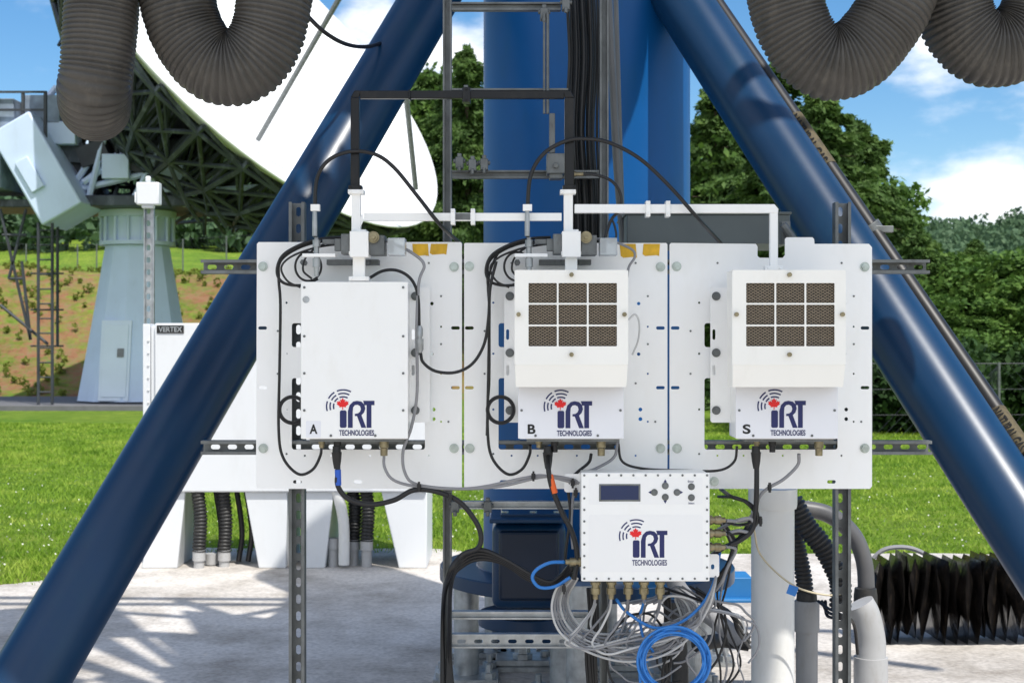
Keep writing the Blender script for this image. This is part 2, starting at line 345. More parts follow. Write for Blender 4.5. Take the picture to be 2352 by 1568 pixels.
screws([(1342+i*28.2,y) for i in range(11) for y in(1091,1328)]+[(x,1091+j*26.4) for j in range(1,9) for x in(1342,1624)],dc,C,2.6)
logo(C,1493,1248,dc,1.0)
for a,b in((rrect(1608,1652,1272,1325,6),pill(1637,1301,8,12)),(rrect(1296,1345,1088,1130,6),pill(1310,1107,8,12))):
    mb=MB(); plate(mb,[a,b],4.1,.004); obj('flange',mb,white,C)
for x in(1368,1404,1443,1479,1516):
    mb=MB(); c=W(x,1335,4.06); k=4.06/F
    mb.rings(c,Vector((0,0,-1)),[(0,12*k),(6*k,12*k),(6.1*k,9*k),(14*k,9*k),(14.1*k,11*k),(28*k,11*k),(28.1*k,7*k),(40*k,6*k)],14); obj('connector',mb,brass,C)
for y,sx in((1194,1),(1224,1),(1256,1),(1290,-1)):
    mb=MB(); c=W(1630 if sx>0 else 1335,y,4.06); k=4.06/F
    mb.rings(c,Vector((sx,0,0)),[(0,11*k),(6*k,11*k),(6.1*k,8*k),(12*k,8*k),(12.1*k,10*k),(26*k,10*k),(26.1*k,7*k),(36*k,6*k)],14); obj('connector',mb,brass,C)
# ------------------------------------------------------------------ waveguides
def flanges(lst,mat,parent):
    for x,y,vert,*r in lst:
        d=r[0] if r else 4.075; s=r[1] if len(r)>1 else 18; t=r[2] if len(r)>2 else 5
        mb=MB(); (mb.bpx(x-s,x+s,y-t,y+t,d-.022,d+.022) if vert else mb.bpx(x-t,x+t,y-s,y+s,d-.022,d+.022))
        for u in(-.7,.7):
            cx,cy=(x+u*s,y) if vert else (x,y+u*s); c=W(cx,cy,d-.022); mb.cyl(c,c-Vector((0,.004,0)),.0035,seg=6)
        obj('flange',mb,mat,parent,bevel=.001)
def bend(mb,x0,x1,x2,x3,y0,y1,da,db):
    mb.add([W(x0,y1,da),W(x1,y1,da),W(x2,y0,da),W(x3,y0,da),W(x0,y1,db),W(x1,y1,db),W(x2,y0,db),W(x3,y0,db)],[(0,1,2,3),(4,7,6,5),(0,4,5,1),(2,6,7,3),(1,5,6,2),(0,3,7,4)])
BW=thing('black_waveguide',W(1060,440,4.075),'black rectangular waveguide run arching over the plates','waveguide')
mb=MB(); mb.bpx(805,825,224,434,4.063,4.087); mb.bpx(826,1296,208,226,4.064,4.086); mb.bpx(1297,1319,224,434,4.063,4.087)
bend(mb,1297,1319,1310,1294,208,224,4.0635,4.0865); bend(mb,805,825,828,814,208,224,4.0635,4.0865)
obj('guide',mb,blackm,BW,bevel=.002)
flanges([(815,430,True,4.075,15),(1308,430,True,4.075,15),(940,217,False,4.075,11,2),(1071,217,False,4.075,17,9)],blackm,BW)
WG=thing('white_waveguide',W(1060,510,4.075),'white rectangular waveguide with bolted flanges between two switches','waveguide')
mb=MB(); mb.bpx(835,1290,489,507,4.066,4.084); mb.add([W(833,489,4.066),W(835,507,4.066),W(827,524,4.066),W(827,500,4.066),W(833,489,4.084),W(835,507,4.084),W(827,524,4.084),W(827,500,4.084)],[(0,1,2,3),(4,7,6,5),(0,4,5,1),(1,5,6,2),(2,6,7,3),(3,7,4,0)]); obj('guide',mb,white2,WG,bevel=.001)
flanges([(1040,497,False),(1086,497,False)],white2,WG)
mb=MB(); plate(mb,[rrect(1046,1080,490,505,1)],4.0652,.0004); text(mb,'RF 4B',1049,1077,494,501,4.0648,.0003); obj('label_sticker',mb,galvd,WG)
WG=thing('white_waveguide',W(1550,620,4.075),'white rectangular waveguide running across then down into a vented box','waveguide')
mb=MB(); mb.bpx(1320,1771,469,489,4.064,4.086); mb.bpx(1769,1787,487,622,4.066,4.084)
mb.add([W(1771,469,4.064),W(1779,469,4.064),W(1788,480,4.064),W(1787,489,4.064),W(1769,489,4.064),W(1771,469,4.086),W(1779,469,4.086),W(1788,480,4.086),W(1787,489,4.086),W(1769,489,4.086)],[(0,1,2,3,4),(9,8,7,6,5),(0,5,6,1),(1,6,7,2),(2,7,8,3),(3,8,9,4),(4,9,5,0)])
obj('guide',mb,white2,WG,bevel=.001)
flanges([(1489,479,False),(1535,479,False),(1778,615,True,4.075,20)],white2,WG)
def sw(x):
    o=x-815
    T=thing('waveguide_switch',W(x,645,4.08),'white waveguide switch assembly with brass fittings above an electronics box','waveguide switch','waveguide switches')
    mb=MB(); mb.bpx(807+o,828+o,440,532,4.064,4.088); mb.bpx(810+o,838+o,590,642,4.066,4.086); mb.bpx(803+o,846+o,531,590,4.03,4.11); obj('guide',mb,white2,T,bevel=.0015)
    flanges([(817+o,440,True,4.075,18,5),(824+o,581,True,4.07,23,4),(824+o,640,True,4.075,23,5),(824+o,530,True,4.07,17,3)],white2,T)
    mb=MB(); mb.bpx(783+o,802+o,537,583,4.05,4.12); mb.bpx(768+o,783+o,548,576,4.07,4.1); mb.bpx(740+o,768+o,549,560,4.08,4.11); obj('switch_body',mb,galvd,T,bevel=.001)
    mb=MB(); mb.bpx(847+o,883+o,540,585,4.05,4.13); obj('switch_motor',mb,galvd,T,bevel=.001)
    mb=MB(); mb.bpx(750+o,870+o,596,608,4.15,4.19)
    for xx in(700,806,846): mb.rings(W(xx+o,604,4.18),Vector((0,-1,0)),[(0,.009),(.04,.009)],6)
    obj('support_bracket',mb,galvd,T,bevel=.001)
    screws([(u+o,v) for u,v in((787,541),(798,541),(787,578),(798,578),(851,579),(878,545))],4.05,T,2.5)
    mb=MB(); c=W(858+o,545,4.045); mb.rings(c,Vector((0,-1,0)),[(0,.017),(.006,.017),(.0061,.012),(.012,.012),(.0121,.006),(.022,.006)],16); obj('brass_port',mb,brass,T)
    mb=MB(); mb.bpx(890+o,930+o,546,586,4.04,4.10); obj('clear_cover',mb,clear,T,bevel=.002)
    mb=MB(); mb.bpx(894+o,904+o,552,580,4.06,4.09); obj('terminal_block',mb,ink,T)
    mb=MB(); mb.bpx(694+o,770+o,582,590,4.06,4.09); obj('bracket',mb,white2,T,bevel=.001)
    mb=MB(); mb.bpx(713+o,734+o,469,484,4.04,4.06); obj('cable_tag',mb,white2,T,bevel=.001)
    mb=MB(); k=4.07/F; mb.rings(W(727+o,545,4.07),Vector((0,0,-1)),[(0,5*k),(6*k,5*k),(6.1*k,9*k),(22*k,9*k),(22.1*k,6*k),(48*k,6*k),(48.1*k,9*k),(68*k,9*k),(68.1*k,6*k),(90*k,5*k)],12); obj('coaxial_fitting',mb,galv,T)
    mb=MB(); mb.rings(W(723+o,484,4.05),Vector((0,0,-1)),[(0,5*k),(30*k,6*k),(58*k,6*k)],10); obj('coaxial_fitting',mb,galv,T)
sw(815); sw(1303)
mb=MB(); k=4.1/F; mb.rings(W(1308,400,4.1),Vector((1,0,0)),[(0,7*k),(14*k,7*k),(14.1*k,5*k),(36*k,5*k)],12); obj('coaxial_connector',mb,brass,label='brass coaxial connector on the black waveguide',cat='connector')
mb=MB(); mb.bpx(1256,1298,352,398,4.36,4.44); mb.bpx(1262,1292,398,410,4.37,4.43); mb.bpx(1262,1275,260,352,4.38,4.42); mb.cyl(W(1277,380,4.36),W(1277,380,4.345),.009,seg=6); mb.cyl(W(1258,30,4.4),W(1258,262,4.4),.005); mb.cyl(W(1250,30,4.4),W(1250,262,4.4),.004)
obj('cable_entry_box',mb,galvd,label='small grey cable entry box under the ladder rung',cat='junction box',bevel=.002)
mb=MB(); mb.bpx(1440,1815,492,560,4.55,4.9); mb.bpx(1436,1819,486,492,4.54,4.91); obj('grey_cabinet',mb,graybox,label='grey steel cabinet behind the white plates',cat='cabinet',bevel=.003)
# ------------------------------------------------------------------ cables
def cable(pts,r=4,mat=black,label='black coaxial cable clipped across the white plates',grp='cables on the plates',d=4.12,seg=8,cat='cable',name='cable',k=7):
    P=[W(p[0],p[1],p[2] if len(p)>2 else d) for p in pts]; mb=MB(); mb.tube(smooth(P,k),r*d/F,seg); return obj(name,mb,mat,label=label,cat=cat,group=grp,sharp=80)
cable([(724,545),(723,480),(728,410),(755,368),(805,348),(860,354),(905,385),(960,452),(1010,515),(1060,562,4.3)],4.6,d=4.05)
cable([(1212,545),(1212,470),(1220,400),(1250,352),(1300,324),(1345,319),(1400,328),(1470,365),(1540,430),(1600,498),(1662,565,4.3)],4.6,d=4.05)
cable([(1340,400),(1370,402),(1405,416),(1425,445),(1424,480),(1404,505),(1390,545),(1384,575)],3.6,d=4.08)
cable([(1404,500),(1412,520),(1415,545),(1400,560)],2.5,d=4.08)
for o in(0,480):
    cable([(785+o,545),(740+o,548),(690+o,562),(648+o,588),(636+o,625),(652+o,650),(695+o,655),(730+o,640)],3.4,d=4.14)
    cable([(785+o,556),(730+o,556),(680+o,572),(644+o,600),(640+o,640),(644+o,700),(642+o,850),(640+o,985),(650+o,1050),(685+o,1088),(718+o,1078),(736+o,1045),(738+o,1022,4.11)],3.4,d=4.15)
    cable([(708+o+30*math.cos(a/8*math.pi),612+33*math.sin(a/8*math.pi),4.14-a*.0006) for a in range(0,19)],2.6,d=4.14,k=3)
    cable([(780+o,560),(720+o,570),(668+o,590),(646+o,615),(660+o,645),(690+o,660)],2.4,d=4.13)
    cable([(785+o,550),(745+o,560),(706+o,586),(696+o,620),(716+o,640)],2.4,d=4.125)
    for j in range(2):
        cable([(672+o-(2 if o else 0)+(28+j*4)*math.cos(a/8*math.pi+.6),941+(28+j*4)*math.sin(a/8*math.pi+.6),4.15-a*.0005) for a in range(0,18)] ,2.5,d=4.15,k=3)
cable([(1205,555),(1150,575),(1122,640),(1124,720),(1124,870),(1120,930),(1118,1000)],2.8,d=4.16)
cable([(846,640),(880,622),(915,622),(945,642),(960,680),(963,750)],3.6,d=4.1)
cable([(966,810),(972,832),(1000,852),(1045,855),(1085,835),(1112,790),(1122,730),(1126,660),(1140,600)],3.6,d=4.12)
mb=MB(); k=4.1/F; mb.rings(W(964,748,4.1),Vector((0,0,-1)),[(0,5*k),(8*k,8*k),(24*k,8*k),(24.1*k,6*k),(30*k,6*k),(30.1*k,9*k),(54*k,9*k),(62*k,5*k)],10); obj('coaxial_connector',mb,galv,label='inline steel coaxial connector joining two black cables',cat='connector')
g='grey control cable hanging across the white plates'
cable([(868,546),(900,558),(945,580),(974,608),(962,650),(957,760),(958,900),(945,980),(926,1035),(930,1085),(958,1112),(1050,1122),(1150,1116),(1250,1094),(1312,1100),(1330,1110)],3.6,grayc,g,d=4.1)
cable([(882,1040,4.11),(884,1075),(910,1105),(985,1120),(1090,1120),(1200,1098),(1250,1092),(1325,1110)],3.4,grayc,g,d=4.1)
cable([(1352,548),(1400,552),(1450,572),(1458,590),(1445,612),(1440,640)],3,grayc,g,d=4.1)
cable([(1443,735),(1458,722),(1468,740),(1466,780),(1452,815)],2.2,whitec,'thin white cable beside a vented box',d=4.14)
cable([(1418,1015),(1410,1050),(1370,1075),(1335,1090),(1318,1130),(1312,1200),(1316,1260)],3.4,grayc,g,d=4.12)
cable([(1358,1042,4.11),(1352,1062),(1325,1085),(1305,1110),(1310,1180),(1300,1260),(1298,1290)],3.6,black,d=4.12)
cable([(1420,1018),(1430,1060),(1480,1076),(1570,1080),(1650,1080),(1686,1060),(1693,1025,4.11)],3,black,d=4.13)
pw='thick black power cable hanging below a white equipment box'
cable([(775,1035,4.11),(776,1080),(776,1115),(800,1145),(850,1158),(905,1148),(950,1125),(1000,1128),(1050,1148),(1085,1185),(1104,1225),(1098,1258),(1060,1275),(1030,1320),(1018,1400,4.4),(1016,1600,4.4)],6,black,pw,d=4.1)
cable([(776,1078),(777,1114)],7.2,bluetape,'blue tape band on a black power cable',d=4.1,cat='tape',name='tape_band',grp='tape bands on cables')
cable([(1258,1035,4.11),(1260,1080),(1268,1120),(1290,1175),(1315,1225),(1326,1280),(1318,1330)],6,black,pw,d=4.06)
cable([(1263,1090),(1274,1132)],7.4,orange,'orange tape band on a black power cable',d=4.06,cat='tape',name='tape_band',grp='tape bands on cables')
for x in(773,1258,1736):
    mb=MB(); k=4.1/F; mb.rings(W(x,1024,4.105),Vector((.02,0,-1)),[(0,9*k),(14*k,10*k),(14.1*k,12*k),(34*k,10*k),(52*k,7*k)],14); obj('cable_boot',mb,black,label='black rubber boot on a power cable connector',cat='cable boot',group='rubber boots on power cables')
cable([(1738,1040,4.11),(1738,1110),(1736,1170),(1728,1215),(1700,1240),(1660,1258),(1635,1275,4.2)],6,black,pw,d=4.1)
cable([(1835,1042,4.11),(1832,1068),(1800,1100),(1765,1120),(1745,1140),(1735,1170),(1712,1195),(1668,1195,4.06)],4,grayc,g,d=4.12)
cable([(1655,1122,4.25),(1680,1140),(1715,1152),(1738,1175),(1735,1205),(1700,1222),(1668,1224,4.06)],4.5,black,pw,d=4.12)
cable([(1665,1256,4.06),(1690,1240),(1720,1215),(1735,1180),(1700,1145),(1650,1140,4.25)],3.5,black,pw,d=4.12)
cable([(1665,1197,4.06),(1700,1205),(1730,1190),(1738,1120),(1739,1060)],3.5,black,pw,d=4.14)
cable([(1665,1226,4.06),(1695,1218),(1722,1222),(1732,1205),(1722,1190),(1690,1196),(1650,1215,4.2)],4.2,grayc,g,d=4.1)
cable([(1665,1254,4.06),(1690,1262),(1672,1300),(1655,1340),(1620,1380,4.2)],3.6,grayc,g,d=4.12)
lb='black cable in the bundle beside the control box'
for j in range(4):
    e=j*7
    cable([(1310+e*.5,1296+e,4.1),(1290,1320+e*.6),(1262,1336+e*.3),(1215,1316+e*.7),(1160,1284+e*.5),(1105,1262+e),(1062,1278+e),(1036,1320+e),(1032,1420+e*3,4.4),(1024+e,1640,4.4)],5.2,black,lb,d=4.15+j*.012,grp='bundled black cables')
for j in range(3):
    cable([(1640,1335+j*6,4.2),(1668,1300+j*8),(1688,1250),(1712,1215+j*4),(1728,1185)],4.2,black,lb,d=4.18+j*.012,grp='bundled black cables')
cable([(1296,1290,4.06),(1262,1292),(1232,1308),(1223,1328),(1240,1348),(1275,1346),(1310,1325)],4,bluec,'blue network cable looped beside the control box',d=4.1)
rr=random.Random(3)
sg='signal leads below the control box'; sl_='signal lead looping below the control box'
for j in range(10):
    x=[1368,1404,1443,1479,1516][j%5]; e=rr.uniform(-18,18)
    dd=4.08+j*.014
    cable([(x,1372,4.06),(x-4+e*.3,1400),(x-24+e,1440),(x-46+e*1.5,1478),(x-10,1500+e,dd),(x+50,1486+e),(1590-j*9,1450+e),(1622+e,1402),(1640,1350+e),(1650,1280+e,4.2)],2.8,[grayc,whitec,grayc,grayc][j%4],['grey ','white ','grey ','grey '][j%4]+sl_,d=dd,grp=sg)
for j in range(7):
    s=j*7
    cable([(1302+j*4,1328,4.1),(1276+s*.7,1356+s*.3),(1268+s,1404),(1290+s,1456-s*.5),(1350+s*.5,1496-s),(1430,1518-s*1.5),(1512,1508-s*1.3),(1576-s*.5,1470-s),(1608-s,1420),(1594-s,1380),(1540,1368),(1516-j*16,1386)],2.9,grayc if j%3 else whitec,('grey ' if j%3 else 'white ')+sl_,d=4.13+j*.012,grp=sg)
for j in range(10):
    cx=rr.uniform(1440,1640); cy=rr.uniform(1430,1520); ra=rr.uniform(50,115); rb=rr.uniform(45,105); a0=rr.uniform(0,6)
    dd=4.14+j*.015; m=[grayc,whitec,grayc,black,grayc][j%5]
    cable([(cx+ra*math.cos(a/8*math.pi+a0)+rr.uniform(-6,6),cy+rb*math.sin(a/8*math.pi+a0)+rr.uniform(-6,6),dd+.002*(a%3)) for a in range(0,rr.randint(8,14))],rr.uniform(2.0,2.8),m,['grey ','white ','grey ','black ','grey '][j%5]+sl_,d=dd,k=5,grp=sg)
for j in range(5):
    x=1500+j*46; dd=4.2+j*.014
    cable([(rr.uniform(1500,1600),1345,4.2),(rr.uniform(1520,1660),1390),(x+30,1440+rr.uniform(-20,20)),(x+rr.uniform(-20,20),1510),(x+rr.uniform(-30,30),1580),(x,1700)],rr.uniform(1.8,3.2),[grayc,black][j%2],['grey ','black '][j%2]+'lead hanging down to the pad',d=dd,grp='leads hanging to the pad')
for j in range(3):
    cable([(1600,1350+j*8,4.25),(1660+j*8,1395+j*5),(1695,1425+j*12),(1722,1462+j*12,4.5)],rr.uniform(3,4.6),black,lb,d=4.3+j*.015,grp='bundled black cables')
for j in range(5):
    cable([(1548+(84-j*4.2)*math.cos(a/8*math.pi-1.2+j),1518+(80-j*4.6)*math.sin(a/8*math.pi-1.2+j),4.06+.012*((a*j)%3)) for a in range(0,18)],2.8,bluec,'blue network cable coiled below the control box',d=4.06,k=3,grp='coiled blue cable')
cable([(1416,1376,4.08),(1440,1405),(1500,1440),(1560,1430),(1610,1390),(1640,1335),(1655,1260,4.2)],3.6,bluec,'blue network cable looped below the control box',d=4.12)
cable([(1480,1376,4.08),(1470,1420),(1480,1470),(1500,1500),(1470,1540),(1480,1620)],3.2,bluec,'blue network cable looped below the control box',d=4.14)
for j in range(7):
    x=1350+j*6+ (150 if j>3 else 0)
    cable([(x,1350,4.3),(x+4,1420),(x-4+j,1500),(x+2,1600),(x,1750)],5 if j%2 else 3.5,black,'black cable dropping to the concrete pad',d=4.32,grp='cables dropping to the pad')
for j in range(4):
    cable([(1655+j*3,1200,4.2),(1680+j*4,1260),(1668-j*10,1350),(1640+j*12,1450),(1655+j*14,1540),(1650-j*20,1640)],2.6,black if j!=1 else grayc,'thin cable hanging beside the control box',d=4.28,grp='thin hanging cables')
cable([(1732,1215,4.7),(1745,1270),(1790,1320),(1840,1352),(1900,1366),(1935,1362)],2.2,M('cream_cord',(.6,.52,.36),.7),'cream cord tied between the white post and channel',d=4.8,grp=None)
mb=MB(); a=W(1820,1355,4.72); mb.box(-.016,.016,-.002,.002,-.016,.016,Matrix.Translation(a)@Matrix.Rotation(.35,4,'Y')); obj('blue_tag',mb,bluec,label='small blue tag tied to a cream cord',cat='tag')
for x,y in((1312,1296),(963,1116),(1035,1140),(1225,1092),(1322,1130),(1315,1108),(1745,1195),(1766,1118),(1295,1350)):
    mb=MB(); c=W(x,y,4.1); mb.tube([c+Vector((0,-.012,-.008)),c+Vector((0,-.012,.008))],.006,8); mb.box(c.x-.003,c.x+.003,c.y-.02,c.y-.008,c.z-.014,c.z+.014); obj('cable_tie',mb,black,label='black cable tie around bundled cables',cat='cable tie',group='cable ties')
for j in range(13):
    x=1304+j*5.6; r=rr.uniform(3,5); e=rr.uniform(-4,4)
    cable([(x-12+e,-330),(x+e*.6,0),(x+4,140),(x-2+e,300),(x+6,460),(x+8-e,600)],r,black if j%5 else hoseb,'black cable running down the cable ladder',d=4.53+(j%3)*.014,grp='cables on the ladder',k=4)
gc=M('grey_conduit',(.16,.165,.17),.45,.2)
cable([(1385,-330),(1398,0),(1408,200),(1420,420),(1440,620)],9,gc,'grey conduit running down beside the ladder',d=4.7,cat='conduit',name='conduit',grp=None,k=4)
cable([(1405,-330),(1420,200),(1432,600)],6,gc,'thin grey conduit running down beside the ladder',d=4.78,cat='conduit',name='conduit',grp=None,k=4)
# ------------------------------------------------------------------ ribbed hoses
def ribbed(pts,R,pitch,mat,label,grp,amp=.03,seg=40,name='ribbed_hose',cat='hose'):
    S=smooth(pts,30); L=[0]
    for a,b in zip(S,S[1:]): L.append(L[-1]+(b-a).length)
    N=int(L[-1]/pitch)*6; out=[];Rs=[]; i=0
    for q in range(N+1):
        s=L[-1]*q/N
        while i<len(L)-2 and L[i+1]<s: i+=1
        t=(s-L[i])/max(1e-9,L[i+1]-L[i]); out.append(S[i].lerp(S[i+1],t))
        pr=[1,.96,.80,.05,.05,.80][q%6]; rib=q//6
        Rs.append(R*(1-amp+amp*2*pr-amp*.5+ .010*math.sin(rib*1.7)*min(1,amp*20)+.008*math.sin(rib*.31)))
    mb=MB(); mb.tube(out,Rs,seg); return obj(name,mb,mat,label=label,cat=cat,group=grp,sharp=70)
hl='large dark grey ribbed air hose hanging in a loop'
def pw_(l): return [W(*p) for p in l]
HP=.0135
ribbed(pw_([(250,-260,3.95),(238,-120,3.95),(232,0,3.95),(222,140,3.95),(215,205,3.97),(218,243,4.06),(222,235,4.2),(228,180,4.3),(240,60,4.32),(250,-120,4.32),(255,-260,4.32)]),.098,HP,hose,hl,'ribbed air hoses')
ribbed(pw_([(385,-260,4.05),(392,-110,4.02),(405,-10,4),(430,75,4),(475,138,4),(525,158,4),(575,140,4),(612,85,4),(630,0,4),(640,-110,4.02),(648,-260,4.05)]),.104,HP,hose,hl,'ribbed air hoses')
ribbed(pw_([(1770,-260,4.05),(1788,-110,4),(1800,-20,4),(1822,60,4),(1860,120,4),(1908,145,4),(1965,128,4),(2020,70,4),(2060,0,4),(2085,-100,4.03),(2100,-260,4.06)]),.104,HP,hose,hl,'ribbed air hoses')
ribbed(pw_([(2165,-260,4.12),(2172,-100,4.12),(2185,0,4.12),(2212,70,4.12),(2262,112,4.12),(2325,104,4.12),(2375,50,4.12),(2410,-60,4.12),(2425,-260,4.12)]),.108,HP,hose,hl,'ribbed air hoses')
cable([(690,20,5.2),(740,70,5.2),(790,100,5.3),(838,108,5.5),(880,98,5.75)],5,black,'black cable sagging behind the ribbed hoses',d=5.2,grp=None)
# ------------------------------------------------------------------ own antenna (tripod)
SUN_AZ=Vector((.50,-.866,0)).normalized(); SUN_EL=math.radians(60); TE=math.tan(SUN_EL)
A=thing('antenna_pedestal',(.335,6.4,0),'blue steel antenna pedestal with column and sloping tubular legs on concrete','antenna')
cc=Vector((.335,6.4,0)); rc=.463
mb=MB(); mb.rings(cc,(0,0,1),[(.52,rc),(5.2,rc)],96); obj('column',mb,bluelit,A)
mb=MB(); mb.rings(cc,(0,0,1),[(.44,.66),(.50,.66),(.501,rc+.03),(.56,rc+.01)],48); obj('flange',mb,blue,A,bevel=.004)
for i in range(6):
    a=i*math.pi/3+.3; p=cc+Vector((math.cos(a)*.56,math.sin(a)*.56,0)); mb=MB(); mb.rings(p,(0,0,1),[(.05,.055),(.439,.055)],20); mb.box(p.x-.14,p.x+.14,p.y-.14,p.y+.14,.03,.05)
    for u in(-.1,.1):
        for w_ in(-.1,.1): mb.rings(p+Vector((u,w_,0)),(0,0,1),[(.05,.03),(.075,.03),(.076,.014),(.11,.014)],6)
    obj('support_stub',mb,galv,A)
ll=[Vector((-1.483,4.35,.456)),Vector((-.349,6.0,2.94))]; dl=(ll[1]-ll[0])
rl=[W(2352,1210,4.45),W(1565,0,6.0)]; dr_=(rl[1]-rl[0])
for p,dv in((ll,dl),(rl,dr_)):
    t0=(p[0].z-.06)/dv.z; q0=p[0]-dv*t0; q1=p[1]+dv*(.9/dv.z)
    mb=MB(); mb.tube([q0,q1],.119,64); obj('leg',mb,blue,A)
    mb=MB(); mb.box(q0.x-.22,q0.x+.22,q0.y-.22,q0.y+.22,.03,.06); obj('foot_plate',mb,blue,A,bevel=.003)
# unseen reflector added overhead, its ellipse shaped to shade the plates
ZR=5.6
def PR(x,y,z=ZR): return Vector((x,y,0))+SUN_AZ*(z/TE)+Vector((0,0,z))
RC=PR(-1.1,5.7)
ea=Vector((.707,-.707,0)); eb=Vector((.707,.707,0)); A_,B_=2.6,1.32
mb=MB(); n1=14;n2=64; vs=[RC.copy()];fs=[]; rg=random.Random(4)
for i in range(1,n1+1):
    r=i/n1
    for k in range(n2):
        a=2*math.pi*k/n2; vs.append(RC+ea*math.cos(a)*r*A_+eb*math.sin(a)*r*B_+Vector((0,0,r*r*.3)))
for k in range(n2): fs.append((0,1+k,1+(k+1)%n2))
for i in range(n1-1):
    for k in range(n2):
        al=math.cos(2*math.pi*k/n2)*(i+1)/n1*A_
        gap=al<-.55 and noise.noise(Vector((k//2*.9,i*.55,3.1)))>.12  # panels left out so sun patches dapple the pad
        if not gap: fs.append((1+i*n2+k,1+i*n2+(k+1)%n2,1+(i+1)*n2+(k+1)%n2,1+(i+1)*n2+k))
mb.add(vs,fs); obj('reflector',mb,dishw,A)
def RP(a,s,z): return RC+ea*math.cos(a)*s*A_+eb*math.sin(a)*s*B_+Vector((0,0,z))
mb=MB()
for k in range(12):
    a=2*math.pi*k/12; mb.tube([RP(a,.1,-.4),RP(a,.98,.1)],.04,6); mb.tube([RP(a,.98,.1),RP(a+.52,.98,.1)],.04,6)
mb.tube([cc+Vector((0,0,5.1)),RC-Vector((0,0,.3))],.2,12)
obj('backing_structure',mb,antg,A)
mb=MB()
for a,b in (((-.80,7.95),(-.5,7.0)),((-.5,7.0),(-.3,7.85)),((-.65,7.4),(-.38,7.45)),((-3.4,8.0),(.4,7.95)),((-3.4,8.2),(-.3,8.1)),((-2.6,8.2),(-2.2,7.6)),((-.5,7.0),(.3,6.6)),((.3,6.6),(1.2,6.9)),((1.2,6.9),(1.9,6.4)),((.2,7.5),(2.1,7.15)),((-1.9,8.1),(-1.5,7.6)),((-1.5,7.6),(-1.1,8.05)),((-.5,7.02),(-1.2,7.1)),((-1.0,7.5),(-.1,6.5)),((-.1,6.5),(.6,7.3))):
    mb.tube([PR(*a),PR(*b)],.045,6)
obj('shadow_tubes',mb,antg,A)  # unseen tubes added overhead to cast crossing shadows on the pad
# unseen drum added overhead so its curved edge shades the column head
fh=Vector((.16,5.93,2.72))+ (SUN_AZ*math.cos(SUN_EL)+Vector((0,0,math.sin(SUN_EL))))*1.5
mb=MB(); mb.rings(fh-Vector((0,0,.15)),(0,0,1),[(0,.36),(.05,.40),(.35,.40),(.4,.36)],40); obj('column_shade_drum',mb,blue,A)
# gas pipe
GP=[W(1560,-120,6.15),W(1640,0,5.95),W(1822,266,5.55),W(2002,528,5.2),W(2292,950,4.72),W(2430,1150,4.45)]
G=thing('gas_pipe',GP[-1],'black gas pipe with tan marker labels strapped along a blue leg','pipe')
mb=MB(); mb.tube(smooth(GP,6),.032,20); obj('pipe',mb,black,G)
def label_on(pa,pb,t0,t1,txt,nm):
    a=pa.lerp(pb,t0); b=pa.lerp(pb,t1); mb=MB(); mb.tube([a,b],.0335,20); obj(nm,mb,tan,G)
    ax=(b-a).normalized(); c=(a+b)/2; view=(Vector((0,0,1.5))-c).normalized(); nrm=(view-ax*view.dot(ax)).normalized(); up=nrm.cross(ax)
    T=Matrix.Translation(c+nrm*.0338)@Matrix((ax,up,nrm)).transposed().to_4x4()@Matrix.Diagonal((((b-a).length*.92),.036,.0006,1))
    mb=MB(); text(mb,txt,0,0,0,0,0,T=T,bold=.02); obj('label_lettering',mb,ink,G)
label_on(GP[2],GP[3],.02,.47,'NATURAL GAS','marker_label')
label_on(GP[4],GP[5],-.02,.5,'NATURAL GAS','marker_label')
mb=MB(); c=GP[3]; mb.tube([c-Vector((.02,0,-.03))*.6,c+Vector((.02,0,-.03))*.6],.042,16); mb.box(c.x-.06,c.x+.07,c.y-.04,c.y-.02,c.z-.012,c.z+.012,None); obj('pipe_clamp',mb,galvd,G,bevel=.002)
mb=MB(); mb.tube(smooth([W(1965,560,5.25),W(2060,720,5.05),W(2200,950,4.85),W(2400,1260,4.55)],5),.014,12); obj('conduit',mb,black,label='thin black conduit running along a blue leg',cat='conduit')
mb=MB(); x=1806; mb.bpx(x-10,x+10,508,560,4.3,4.35); mb.tube([W(1798,515,4.28),W(1822,548,4.28)],.012,10); obj('cable_clamp',mb,galvd,label='steel bracket clamp above the white plate',cat='clamp',bevel=.002)
# blue gearbox
B=thing('blue_gear_housing',W(1215,1400,5.5),'dark blue rounded steel gear housing fixed to the column base','gear housing')
mb=MB(); mb.bpx(1130,1300,1202,1400,5.42,5.85); obj('housing_body',mb,blue,B,bevel=.035,bseg=5)
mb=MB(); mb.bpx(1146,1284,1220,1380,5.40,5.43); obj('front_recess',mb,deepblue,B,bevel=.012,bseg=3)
mb=MB(); mb.bpx(1124,1306,1192,1201.5,5.38,5.86); mb.bpx(1150,1290,1180,1191.5,5.45,5.8); obj('housing_lid',mb,blue,B,bevel=.004)
for x in(1160,1225,1280):
    mb=MB(); mb.rings(W(x,1180,5.5),(0,0,1),[(0,.014),(.012,.014)],6); obj('lid_bolt',mb,boltm,B)
mb=MB(); mb.rings(W(1212,1404,5.75),(0,0,-1),[(0,.20),(.05,.20),(.051,.16),(.12,.12)],32); obj('support_drum',mb,blue,B,bevel=.004)
mb=MB(); mb.rings(W(1335,1340,5.2),(0,0,-1),[(0,.055),(.94,.055)],28); obj('conduit_pipe',mb,galv,label='grey steel pipe rising from the pad behind the cables',cat='pipe')
mb=MB(); mb.bpx(1575,1728,1326,1376,6.9,7.1); mb.bpx(1560,1740,1376,1384,6.85,7.15); obj('blue_base_beam',mb,M('light_blue_paint',(.02,.17,.42),.45),label='light blue steel beam lying near the column base',cat='steel beam',bevel=.004)
